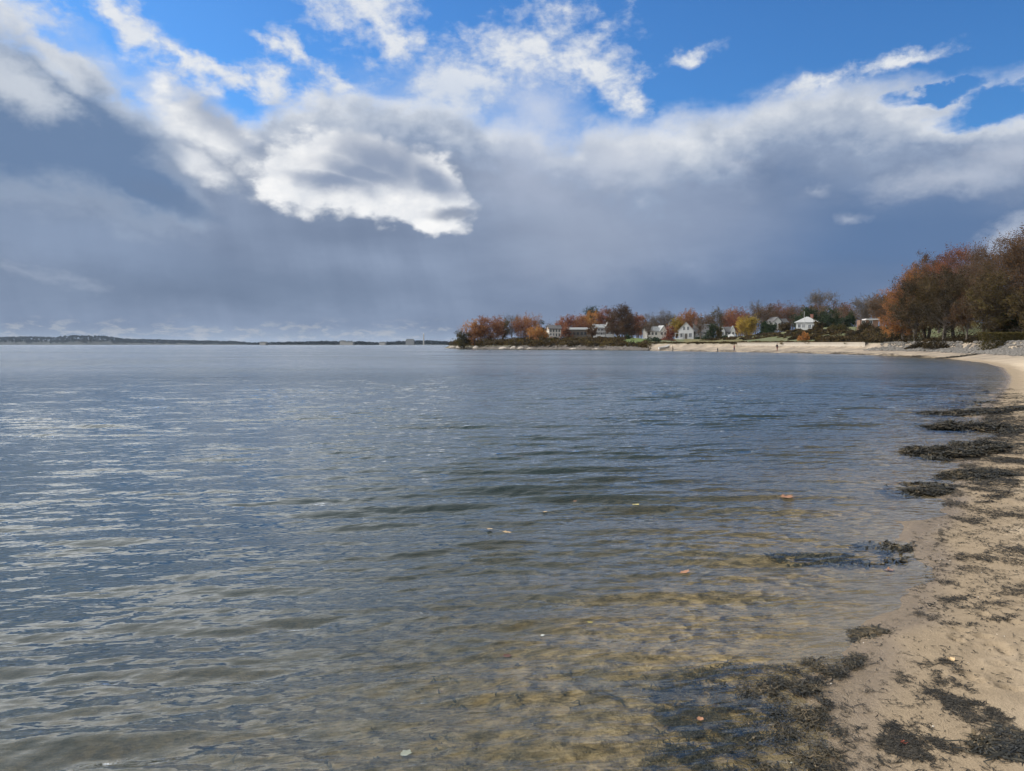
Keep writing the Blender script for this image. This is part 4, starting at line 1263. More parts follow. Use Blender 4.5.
    shrub('shrub', 'purplish brown bush on the lawn edge by the low pale house', 668, 341.6, 282, 14, 8, 'red', 800, 0.22, (0.0, 0.4))
    shrub('hedge', 'dark clipped hedge between the lawn and low pale house', 652.5, 342.0, 275, 18, 6, 'green', 1200, 0.2, (0.2, 0.8), 'hedge')
    shrub('shrub', 'dark round bush between the bright lawn and the huge brown tree', 629, 340.5, 300, 12, 7, 'green', 800, 0.22, (0.1, 0.6))
    shrub('hedge', 'low dark hedge at the foot of the long wing roof', 702, 339.5, 292, 17, 5, 'green', 1000, 0.2, (0.1, 0.6), 'hedge')
    shrub('hedge', 'low dark hedge in front of the cottage with two gables', 726, 338.6, 296, 16, 3.6, 'green', 800, 0.2, (0.1, 0.6), 'hedge')
    shrub('shrub', 'pale olive bush on the slope right of the hip-roofed house', 838, 331, 225, 20, 9, 'olive', 1500, 0.18, (0.1, 0.7))
    shrub('shrub', 'dark brush half covering the brick walls of the flat-roofed house', 866, 327.5, 205, 20, 6.5, 'scrub', 2200, 0.15, (0.1, 0.7))
    shrub('shrub', 'low dark bush on the shingle west of the revetment, under the wood edge', 918, 350.0, 133, 20, 9, 'scrub', 2200, 0.11, (0.0, 0.4))
    shrub('shrub', 'dark bush hanging over the seawall end at the corner of the bay', 936, 350.0, 124, 24, 13, 'scrub', 2600, 0.11, (0.0, 0.4))
    # the clipped hedge behind the revetment
    Y = 106.0; X0 = (978 - 512) / FOCAL_PX * Y; X1 = (1056 - 512) / FOCAL_PX * Y
    zb = gz(X0 + 2, Y); zt = at_dist(990, 333.0, Y)[2]
    hb = MB(); n = 15000
    p = np.stack([r.uniform(X0, X1, n), Y + r.uniform(-0.8, 0.8, n), np.zeros(n)], 1)
    gl_ = ground_z(p[:, 0], p[:, 1]); p[:, 2] = gl_ + (zt - gl_) * r.uniform(0, 1, n)
    face = r.integers(3, size=n)
    p[:, 1] = np.where(face == 0, Y - 0.8 + r.normal(0, 0.05, n), p[:, 1]); p[:, 2] = np.where(face == 1, zt + r.normal(0, 0.05, n), p[:, 2])
    leaf_quads(hb, p, 0.09, r, np.clip(r.normal(0.5, 0.2, n), 0, 1))
    hr = thing('hedge', 'long clipped green hedge along the top of the stone revetment', 'hedge', (0, 0, 0))
    link('foliage', hb.mesh('foliage', LM['olive']), hr)
    tb = MB()
    for xx in np.linspace(X0 + 0.4, X1 - 0.4, 14): tb.tube([(xx, Y, gz(xx, Y) - 0.3), (xx + 0.1, Y, (gz(xx, Y) + zt) / 2), (xx, Y, zt - 0.3)], [0.05, 0.04, 0.02], 4)
    link('stem', tb.mesh('stem', BARK, smooth=True), hr)
    # lawns: short grass over the ground
    m, t, o = material('lawn_grass')
    n_ = fbm(worldpos(), 0.6, 4, 0.6)
    bsdf(t, o, mixc(n_, (0.05, 0.075, 0.018), (0.10, 0.13, 0.03)), 0.9, 0.2, n_, 0.05)

    def lawn(name, quad, mat, lim=11.0):
        N = 70
        U, Vv = np.meshgrid(np.linspace(0, 1, N), np.linspace(0, 1, N), indexing='ij')
        q = np.array(quad)
        P = (q[0] * ((1 - U) * (1 - Vv))[..., None] + q[1] * (U * (1 - Vv))[..., None] + q[2] * (U * Vv)[..., None] + q[3] * ((1 - U) * Vv)[..., None])
        Z = ground_z(P[..., 0], P[..., 1]) + 0.12
        i = np.arange(N - 1)[:, None] * N; j = np.arange(N - 1)[None]
        f = np.stack([i + j, i + N + j, i + N + j + 1, i + j + 1], -1).reshape(-1, 4)
        sd = shore_dist(P[..., 0], P[..., 1])
        f = f[(sd[f] > lim).all(1)]
        kind(link(name, mesh_from(name, np.concatenate([P, Z[..., None]], -1).reshape(-1, 3), [f], [mat], smooth=True)), 'structure')
    c = lambda x, Y: ((x - 512) / FOCAL_PX * Y, Y)
    lawn('lawn', [c(622, 262), c(650, 250), c(650, 305), c(622, 305)], m, 6.5)
    m2, t, o = material('dry_lawn_grass')
    n_ = fbm(worldpos(), 0.6, 4, 0.6)
    bsdf(t, o, mixc(n_, (0.07, 0.066, 0.024), (0.13, 0.105, 0.042)), 0.9, 0.2, n_, 0.05)
    lawn('lawn', [c(684, 222), c(742, 206), c(742, 292), c(684, 298)], m2)


build_scrub()


# ------------------------------------------------------------------ shore stones, seawall, revetment
def rock_mesh(r, size, seed):
    bm = bmesh.new()
    bmesh.ops.create_icosphere(bm, subdivisions=2, radius=1.0)
    off = Vector((seed * 3.1, seed * 1.7, seed))
    for v in bm.verts:
        n = v.co.normalized()
        q = Vector((round(n.x * 1.6) / 1.6, round(n.y * 1.6) / 1.6, round(n.z * 1.6) / 1.6))
        v.co = (n * 0.62 + q * 0.38) * (1.0 + 0.28 * mnoise.noise(n * 1.4 + off) + 0.12 * mnoise.noise(n * 3.7 + off))
        v.co.x *= size[0]; v.co.y *= size[1]; v.co.z *= size[2]
    me = bpy.data.meshes.new('boulder'); bm.to_mesh(me); bm.free()
    return me


def rock_mat(name, a, b):
    m, t, o = material(name)
    p = worldpos()
    n = fbm(p, 1.1, 6, 0.65); n2 = fbm(p, 6.0, 5, 0.6)
    c = mixc(n, a, b); x, y, z = sep(p)
    c = mixc(step(z + (n - 0.5) * 0.5, 0.45, 0.1) * 0.85, c, (0.035, 0.033, 0.026))      # weed and wet below the tide line
    bsdf(t, o, c, 0.9, 0.3, n2, 0.04)
    return m


def build_shore_stones():
    r = np.random.default_rng(5)
    pale = rock_mat('pale_granite', (0.22, 0.19, 0.16), (0.40, 0.35, 0.29))
    dull = rock_mat('dull_granite', (0.06, 0.05, 0.043), (0.15, 0.13, 0.11))
    B = [(452, 8, 3.2, 'low pale boulder farthest out on the headland point', 0), (460, 9, 5.0, 'big sunlit cream boulder on the headland point', 0),
         (468, 6, 2.6, 'small brownish boulder between two pale ones at the point', 1), (476, 8, 4.0, 'pale leaning boulder under the bright orange tree', 0),
         (485, 6, 2.6, 'dull boulder below the tall rust brown tree', 1), (494, 8, 2.6, 'flat grey boulder at the waterline under the thin olive tree', 1),
         (503, 10, 3.2, 'long pale pink boulder below the pale bare tree', 0), (514, 7, 4.4, 'upright white boulder standing alone at the waterline', 0),
         (521, 7, 3.6, 'cream boulder touching the upright white one', 0), (530, 7, 3.0, 'pinkish boulder under the coral red bush', 0),
         (541, 9, 2.4, 'low dark boulder below the dark conifer', 1), (556, 8, 2.4, 'low grey boulder in front of the cream house', 1),
         (573, 9, 2.6, 'pale grey boulder at the waterline below the long dark house', 0), (596, 9, 2.2, 'small pale boulder at the waterline below the verandah house', 0),
         (612, 8, 2.0, 'last low boulder before the grey shingle beach', 1)]
    for i, (x, w, h, lab, dk) in enumerate(B):
        Y = float(shore_y(x)) + 0.8
        k = Y / FOCAL_PX; X = (x - 512) * k
        me = rock_mesh(r, (w * k / 2, w * k / 2 * 0.8, h * k * 0.62), i + 1)
        me.materials.append(dull if dk else pale)
        o = link('boulder', me, None, (X, Y, max(0.0, gz(X, Y)) + h * k * 0.25)); o.rotation_euler = (0, 0, r.uniform(0, 6.28))
        tag(o, lab, 'boulder', 'boulders at the foot of the headland')

    def stones(name, label, pts, size, mat):
        mb = MB()
        base = [rock_mesh(r, (1, 1, 0.75), 30 + i) for i in range(5)]
        G_ = []
        for me in base:
            v = np.zeros(len(me.vertices) * 3); me.vertices.foreach_get('co', v)
            f = np.array([list(p.vertices) for p in me.polygons]); G_.append((v.reshape(-1, 3), f)); bpy.data.meshes.remove(me)
        for x, y, z in pts:
            v, f = G_[r.integers(5)]; a = r.uniform(0, 6.28); q = r.uniform(*size)
            R_ = np.array([[math.cos(a), -math.sin(a), 0], [math.sin(a), math.cos(a), 0], [0, 0, 1]])
            mb.add(v * q @ R_.T + np.array([x, y, z]), f, r.uniform(0, 1))
        kind(link(name, mb.mesh(name, mat)), 'stuff', label, 'stones')

    pts = []
    x = r.uniform(450, 648, 1900); e = shore_y(x)
    Y = e + r.uniform(-0.6, 4, 1900); X = (x - 512) / FOCAL_PX * Y; z = ground_z(X, Y)      # rubble at the foot of the headland
    pts = np.c_[X, Y, z + 0.05][(z > -0.3) & (z < 2.2)]
    stones('shore_rubble', 'dark rubble and stones along the foot of the headland', pts, (0.22, 0.7), dull)
    x = np.r_[r.uniform(942, 1120, 8000), r.uniform(852, 962, 6000)]; Y = np.r_[r.uniform(62, 118, 8000), r.uniform(90, 150, 6000)]
    X = (x - 512) / FOCAL_PX * Y; s = shore_dist(X, Y); near = np.arange(14000) < 8000       # stone slope in the corner of the bay
    ok = np.where(near, (s > 4.6) & (s < 12.5), (s > 5.2) & (s < 10.4))
    pts = np.c_[X, Y, ground_z(X, Y) + 0.02][ok]
    grey = rock_mat('grey_stone', (0.06, 0.054, 0.047), (0.165, 0.15, 0.132))
    stones('stone_revetment', 'grey loose stone slope below the clipped hedge', pts, (0.10, 0.36), grey)

    # seawall along the terrace
    wall_line = []
    for x in np.arange(738, 868, 2.0):
        lo_, hi_ = 120.0, 235.0
        Yc = np.arange(lo_, hi_, 0.5); Xc = (x - 512) / FOCAL_PX * Yc
        q = int(np.argmax(shore_dist(Xc, Yc) > 9.0))
        wall_line.append((Xc[q], Yc[q]))
    wl = np.array(wall_line); 
    ker = np.ones(7) / 7
    wl[3:-3, 1] = np.convolve(wl[:, 1], ker, 'valid'); wl[3:-3, 0] = np.convolve(wl[:, 0], ker, 'valid')
    m, t, o = material('seawall_concrete')
    p = worldpos(); n = fbm(p, 0.5, 5, 0.6); n2 = fbm(p, 4.0, 5, 0.6)
    c = mixc(n, (0.27, 0.235, 0.19), (0.40, 0.35, 0.285)); c = mixc(step(n2, 0.5, 0.7) * 0.35, c, (0.24, 0.20, 0.155))
    bsdf(t, o, c, 0.9, 0.3, n2, 0.03)
    d = np.gradient(wl, axis=0); d /= np.linalg.norm(d, axis=1)[:, None]; nrm = np.stack([-d[:, 1], d[:, 0]], 1)
    if nrm[:, 1].mean() > 0: nrm = -nrm
    def strip(off0, off1, z0, z1):
        a = wl + nrm * off0; b = wl + nrm * off1; q = len(wl)
        v = np.concatenate([np.c_[a, np.full(q, z0)], np.c_[b, np.full(q, z0)], np.c_[b, np.full(q, z1)], np.c_[a, np.full(q, z1)]])
        i = np.arange(q - 1); fs = [np.stack([i + e * q, i + 1 + e * q, i + 1 + ((e + 1) % 4) * q, i + ((e + 1) % 4) * q], 1) for e in range(4)]
        return v, np.concatenate(fs)
    sw = thing('seawall', 'long low tan seawall between the sand and the scrub slope', 'seawall', (0, 0, 0))
    mb = MB(); mb.add(*strip(0.35, -0.35, 0.2, 2.22)); link('wall_face', mb.mesh('wall_face', m), sw)
    mb = MB(); mb.add(*strip(0.45, -0.45, 2.223, 2.36)); link('coping', mb.mesh('coping', m), sw)


build_shore_stones()

# ------------------------------------------------------------------ seaweed
def weed_mat(name, stops, rough=0.6):
    m, t, o = material(name)
    c = ramp(attr('tone'), stops)
    n = fbm(worldpos(), 60.0, 3, 0.6)
    bsdf(t, o, mixc(n, c, mixc(0.5, c, (0.01, 0.01, 0.008))), rough, 0.25)
    return m


WEED = weed_mat('wet_seaweed', [(0, (0.016, 0.017, 0.017)), (0.4, (0.036, 0.033, 0.024)), (0.7, (0.075, 0.058, 0.032)), (1, (0.17, 0.125, 0.07))])
DRYWEED = weed_mat('drying_seaweed', [(0, (0.016, 0.015, 0.013)), (0.55, (0.045, 0.038, 0.028)), (0.85, (0.10, 0.078, 0.05)), (1, (0.20, 0.155, 0.10))], 0.7)


def ribbons(mb, P, length, width, r, tone, heading=None, spread=1.2, lift=0.02, seg=4):
    """curling strips of weed lying on the ground; P (n,3) start points"""
    n = len(P)
    if n == 0: return
    L = length * np.exp(r.normal(0, 0.45, n)); W = width * np.exp(r.normal(0, 0.35, n))
    a = r.uniform(0, 6.283, n) if heading is None else heading + r.normal(0, spread, n)
    turn = r.normal(0, 0.85, (n, seg)); pts = [P]; z = P[:, 2]
    cur = P[:, :2].copy(); rows = []
    up = np.abs(r.normal(0, lift, (n, seg + 1)))
    for k in range(seg + 1):
        rows.append(np.c_[cur, z + up[:, k]])
        if k < seg:
            a = a + turn[:, k]
            cur = cur + np.c_[np.cos(a), np.sin(a)] * (L / seg)[:, None]
    C_ = np.stack(rows, 1)
    d = np.gradient(C_, axis=1)[..., :2]; d /= np.linalg.norm(d, axis=2)[..., None] + 1e-9
    wd = W[:, None] * np.array([0.5, 1.0, 1.0, 0.8, 0.25, 0.2, 0.1])[:seg + 1]
    tilt = r.normal(0, 0.28, (n, seg + 1))
    off = np.stack([-d[..., 1] * np.cos(tilt), d[..., 0] * np.cos(tilt), np.sin(tilt)], -1) * wd[..., None]
    A_, B_ = C_ - off, C_ + off
    A_[..., 2] = np.maximum(A_[..., 2], z[:, None] - 0.002); B_[..., 2] = np.maximum(B_[..., 2], z[:, None] - 0.002)
    v = np.stack([A_, B_], 2).reshape(-1, 3)
    t = np.arange(n)[:, None] * 2 * (seg + 1); k = np.arange(seg)[None] * 2
    f = np.stack([t + k, t + k + 1, t + k + 3, t + k + 2], -1).reshape(-1, 4)
    mb.add(v, f, np.repeat(np.clip(tone, 0, 1), seg))


def patch(xc, yc, rx, ry, n, r, z=0.05, rot=0.0, edge=1.0, taper=False):
    """n ground points scattered over the spot seen at this pixel (ellipse in pixels), thinning to its ragged rim"""
    a = r.uniform(0, 6.283, n); q = np.sqrt(r.uniform(0, 1, n)) ** edge
    px = q * np.cos(a) * rx; py = q * np.sin(a) * ry
    if taper:
        k_ = (px / rx + 1) / 2
        py = py * (0.25 + 0.9 * k_) + ry * (0.35 * np.sin(px / rx * 5.0 + xc) * (1 - k_) + 0.15 * np.sin(px / rx * 13.0 + yc))
    c_, s_ = math.cos(RAD(rot)), math.sin(RAD(rot))
    X_ = xc + px * c_ - py * s_; Y_ = yc + px * s_ + py * c_
    a_, b_ = (X_ - 512.0) / FOCAL_PX, (385.5 - Y_) / FOCAL_PX
    cp, sp = math.cos(PITCH), math.sin(PITCH)
    t = (z - CAM_H) / (-sp + b_ * cp)
    return np.c_[a_ * t, (cp + b_ * sp) * t]


def keep(xy, scale, lo, r, off=0):
    """ragged holes: keep points where a clumpy field is high"""
    w = wob(xy[:, 0], xy[:, 1], scale, 12, off) + 0.7 * wob(xy[:, 0], xy[:, 1], scale * 0.37, 12, off + 7) + 0.5 * wob(xy[:, 0], xy[:, 1], scale * 0.12, 12, off + 13)
    return xy[w + r.normal(0, 0.3, len(xy)) > lo]


def on_ground(xy, lift=0.0):
    return np.c_[xy, ground_z(xy[:, 0], xy[:, 1]) + lift]


def build_seaweed():
    r = np.random.default_rng(77)
    # mounds that jut into the water
    M = [((976, 411.0), 52, 3.2, 2600, 0.08, -2, 'long narrow weed spit into the water, farther of the two joined at the beach'),
         ((972, 425.5), 46, 3.4, 2600, 0.12, 3, 'weed spit with a tail along the beach, just nearer than the longest narrow one'),
         ((958, 449.5), 46, 7.0, 4200, 0.11, -3, 'biggest dark weed mound, blunt headed, jutting into the water'),
         ((975, 473), 34, 4.5, 1800, 0.07, 0, 'small weed heap at the waterline just below the biggest mound'),
         ((928, 487), 18, 4.0, 1300, 0.05, 0, 'half sunken weed patch standing alone off the beach'),
         ((868, 627), 17, 7, 500, 0.012, -15, 'single dark weed tuft at the waterline by a bare sand point'),
         ((1003, 746), 26, 14, 900, 0.02, 10, 'tangled weed tuft on dry sand with a brown leaf in it')]
    for (xy, rx, ry, n, hgt, rot, lab) in M:
        P = keep(patch(xy[0], xy[1], rx * 1.15, ry * 1.15, int(n * 3.4), r, 0.06, rot, 0.75, True), rx * 0.011, 0.28, r, int(rx)); n = len(P)
        c = P.mean(0); dist = np.hypot(*c)
        e = np.linalg.norm((P - c) / (P.std(0) * 2 + 1e-6), axis=1)
        mb = MB()
        z = np.maximum(ground_z(P[:, 0], P[:, 1]), -0.02 if hgt > 0.04 else -0.2)
        top = z + 1.5 * hgt * np.clip(1 - e ** 2, 0, 1) * r.uniform(0.2, 1, n) * (0.75 + 0.5 * wob(P[:, 0], P[:, 1], 0.5))
        sz = max(0.04, dist * 0.0055)
        ribbons(mb, np.c_[P, top], sz * 1.5, sz * 0.11, r, np.clip(r.beta(1.3, 2.4, n) + 0.25 * wob(P[:, 0], P[:, 1], 0.4), 0, 1), lift=hgt * 0.10 + 0.002)
        # bladdery lumps under the strips
        for i in range(60):
            p = P[r.integers(n)]; q = sz * r.uniform(0.25, 0.6)
            zz = max(gz(p[0], p[1]), -0.05)
            a = np.linspace(0, 6.283, 6, endpoint=False)
            v = [(p[0] + q * math.cos(t), p[1] + q * math.sin(t), zz - 0.01) for t in a] + [(p[0] + 0.6 * q * math.cos(t + .5), p[1] + 0.6 * q * math.sin(t + .5), zz + hgt * 0.45) for t in a]
            mb.poly(v, [(i, (i + 1) % 6, 6 + (i + 1) % 6, 6 + i) for i in range(6)] + [tuple(range(6, 12))], r.uniform(0, 0.4))
        o = link('seaweed_mound', mb.mesh('seaweed_mound', WEED, origin=(c[0], c[1], 0)), None, (c[0], c[1], 0))
        tag(o, lab, 'seaweed', 'heaps of dark seaweed at the waterline')

    # the big sodden patch by the near waterline
    mb = MB()
    for xc, yc, rx, ry, n, rot in ((740, 700, 92, 40, 2600, 6), (760, 745, 85, 44, 2300, 0), (700, 745, 55, 34, 900, 0), (800, 680, 60, 18, 900, -14), (705, 690, 45, 20, 600, 0), (835, 668, 36, 10, 500, -20)):
        P = keep(patch(xc, yc, rx, ry, int(n * 2.6), r, 0.0, rot, 0.75), 0.20, 0.3, r, 3)
        Q = on_ground(P, 0.004); Q[:, 2] = np.maximum(Q[:, 2], -0.05) + np.abs(r.normal(0, 0.008, len(Q)))
        ribbons(mb, Q, 0.050, 0.0024, r, np.clip(0.3 * wob(Q[:, 0], Q[:, 1], 0.25) + r.beta(1.2, 2.2, len(Q)), 0, 1), lift=0.004)
        ii = r.random(len(Q)) < 0.35
        ribbons(mb, Q[ii], 0.016, 0.004, r, r.beta(1.4, 1.8, ii.sum()), lift=0.003, seg=3)
    kind(link('sodden_seaweed', mb.mesh('sodden_seaweed', WEED)), 'stuff', 'large sodden bed of blackish seaweed in the shallows by the sand', 'seaweed')

    # drowned weed on the bottom
    mb = MB()
    for xc, yc, rx, ry, n, rot, sc in ((835, 568, 75, 8, 700, 3, 0.8), (880, 558, 40, 7, 350, 0, 0.6), (915, 497, 34, 8, 700, 0, 1.0), (930, 392, 60, 7, 900, 0, 3.0), (900, 383, 60, 5, 700, 0, 3.0), (950, 405, 40, 5, 500, 0, 2.0),
                                   (560, 690, 180, 22, 90, 5, 0.4), (330, 735, 120, 20, 60, 0, 0.4)):
        P = keep(patch(xc, yc, rx, ry, n, r, -0.1, rot, 0.9), 1.0 * sc, 0.0, r, 5)
        dist = np.hypot(P[:, 0], P[:, 1]).mean()
        ribbons(mb, on_ground(P, 0.004), max(0.06, 0.010 * dist), max(0.006, 0.0016 * dist), r, r.beta(1.4, 2.4, len(P)), lift=0.01)
    kind(link('drowned_seaweed', mb.mesh('drowned_seaweed', WEED)), 'stuff', 'dark streaks of weed lying under the shallow water', 'seaweed')

    # wrack strewn over the beach
    mb = MB()
    def wrack(xc, yc, rx, ry, n, rot=0.0, sc=0.5, lo=0.25, length=None, off=0, hd=None):
        P = keep(patch(xc, yc, rx, ry, int(n * 2.4), r, 0.25, rot, 0.75), sc, lo + 0.34, r, off)
        if len(P) == 0: return
        P = P[shore_dist(P[:, 0], P[:, 1]) > 0.05]
        if len(P) == 0: return
        dist = np.hypot(P[:, 0], P[:, 1]).mean(); L = length or max(0.038, 0.0055 * dist)
        ribbons(mb, on_ground(P, 0.003) + np.c_[np.zeros((len(P), 2)), np.abs(r.normal(0, 0.25 * L * 0.14, len(P)))], L, L * 0.05, r, np.clip(r.beta(1.2, 2.2, len(P)) + 0.2 * wob(P[:, 0], P[:, 1], 0.6), 0, 1), lift=L * 0.035, heading=hd)
    wrack(985, 442, 46, 44, 7000, 0, 1.1, -0.1, off=19)
    wrack(1008, 405, 22, 22, 2600, 0, 1.6, -0.1, off=20)
    wrack(1015, 425, 40, 26, 5200, 0, 1.4, -0.25, off=1)
    wrack(1000, 455, 50, 16, 3000, 0, 0.9, 0.0, off=2)
    wrack(1000, 487, 58, 18, 3000, 0, 0.7, 0.05, off=3)
    wrack(990, 520, 56, 20, 2600, 3, 0.55, 0.15, off=4)
    wrack(985, 556, 62, 22, 2600, 4, 0.5, 0.15, off=5)
    wrack(968, 582, 52, 13, 1200, 4, 0.4, 0.1, off=6)
    wrack(1000, 610, 60, 40, 500, 0, 0.4, 0.55, off=7)
    wrack(920, 640, 26, 18, 380, 30, 0.25, 0.25, off=8)
    wrack(955, 655, 16, 34, 900, -28, 0.22, 0.0, off=9)
    wrack(985, 682, 46, 12, 1100, 28, 0.22, -0.05, off=10)
    wrack(910, 690, 30, 10, 500, 10, 0.2, 0.1, off=11)
    wrack(920, 702, 42, 9, 1200, 9, 0.22, -0.2, off=12)
    wrack(1005, 705, 26, 12, 700, 20, 0.2, -0.1, off=13)
    wrack(870, 735, 70, 36, 1100, 0, 0.22, 0.35, off=14)
    wrack(960, 742, 60, 26, 900, 10, 0.22, 0.3, off=15)
    wrack(900, 660, 40, 20, 300, 0, 0.2, 0.5, off=16)
    wrack(1005, 398, 14, 10, 700, 0, 1.5, 0.2, off=17)
    wrack(845, 690, 22, 30, 300, 0, 0.2, 0.2, off=18)
    # lines left by the last waves
    for off_ in (0.12, 0.3, 0.75, 1.5):
        m_ = 1700
        Yl = r.uniform(3.2, 24, m_) ; Xl = np.interp(Yl, [p[1] for p in SHORE[4:30]], [p[0] for p in SHORE[4:30]])
        Pl = np.c_[Xl + off_ * (1 + 0.3 * np.sin(Yl * 1.3 + off_ * 9)) + r.normal(0, 0.05 + 0.05 * off_, m_), Yl]
        Pl = Pl[shore_dist(Pl[:, 0], Pl[:, 1]) > 0.02]; Pl = keep(Pl, 0.8, 0.1, r, int(off_ * 20))
        dl = np.hypot(Pl[:, 0], Pl[:, 1])
        for a_, b_ in ((0, 6), (6, 12), (12, 30)):
            q_ = Pl[(dl >= a_) & (dl < b_)]
            ribbons(mb, on_ground(q_, 0.002), 0.03 + 0.004 * a_, 0.0018 + 0.0003 * a_, r, r.beta(1.2, 2.0, len(q_)), lift=0.003)
    # tide lines on the far sand
    m_ = 5200; xq = r.uniform(648, 985, m_); Yq = shore_y(np.clip(xq, 648, 985)); Xq = (xq - 512) / FOCAL_PX * Yq
    nx, ny = 0.55, 0.83
    dq = r.choice([0.4, 1.6, 3.6], m_) + r.normal(0, 0.25, m_)
    Pq = keep(np.c_[Xq + nx * dq, Yq + ny * dq], 9.0, 0.05, r, 8)
    Pq = Pq[shore_dist(Pq[:, 0], Pq[:, 1]) > 0.1]
    ribbons(mb, on_ground(Pq, 0.01), 0.55, 0.07, r, r.beta(1.2, 2.2, len(Pq)), heading=2.6, spread=0.5, lift=0.02)
    # thin crumbs everywhere on the strand
    n = 26000
    Pn = np.c_[r.uniform(0.8, 7.5, n), r.uniform(2.6, 15, n)]
    sd = shore_dist(Pn[:, 0], Pn[:, 1]); Pn = Pn[(sd > 0.15) & (sd < 4) & (r.random(n) < np.exp(-(sd / 1.3) ** 2) + 0.06)]
    Pn = keep(Pn, 0.5, -0.2, r, 2)
    ribbons(mb, on_ground(Pn, 0.002), 0.022, 0.0028, r, r.beta(1.5, 1.8, len(Pn)), lift=0.003, seg=3)
    kind(link('seaweed_wrack', mb.mesh('seaweed_wrack', DRYWEED)), 'stuff', 'dark seaweed wrack strewn in broken streaks over the sand', 'seaweed')

    # pebbles and shell crumbs
    mb = MB()
    n = 2600
    P = np.c_[r.uniform(-4, 7, n), r.uniform(2.6, 14, n)]
    sd = shore_dist(P[:, 0], P[:, 1]); P = P[(sd > -1.6) & (sd < 3.5)]; P = keep(P, 0.6, 0.2, r, 11)
    oct_ = np.array([(1, 0, 0), (0, 1, 0), (-1, 0, 0), (0, -1, 0), (0, 0, 1), (0, 0, -1), ], float)
    of = np.array([(0, 1, 4), (1, 2, 4), (2, 3, 4), (3, 0, 4), (1, 0, 5), (2, 1, 5), (3, 2, 5), (0, 3, 5)])
    Z = ground_z(P[:, 0], P[:, 1])
    for (x, y), z in zip(P, Z):
        q = r.uniform(0.002, 0.0065); a = r.uniform(0, 6.28)
        R_ = np.array([[math.cos(a), -math.sin(a), 0], [math.sin(a), math.cos(a), 0], [0, 0, 1]])
        mb.add((oct_ * np.array([1.3, 0.9, 0.6]) * q) @ R_.T + np.array([x, y, z + q * 0.3]), of, r.uniform(0, 1))
    m, t, o = material('pebble_mix')
    bsdf(t, o, ramp(attr('tone'), [(0, (0.07, 0.06, 0.05)), (0.4, (0.22, 0.18, 0.13)), (0.75, (0.40, 0.33, 0.25)), (1, (0.66, 0.62, 0.55))]), 0.7, 0.4)
    kind(link('pebbles', mb.mesh('pebbles', m)), 'stuff', 'tiny pebbles and shell crumbs scattered over the wet strand', 'pebbles')


build_seaweed()


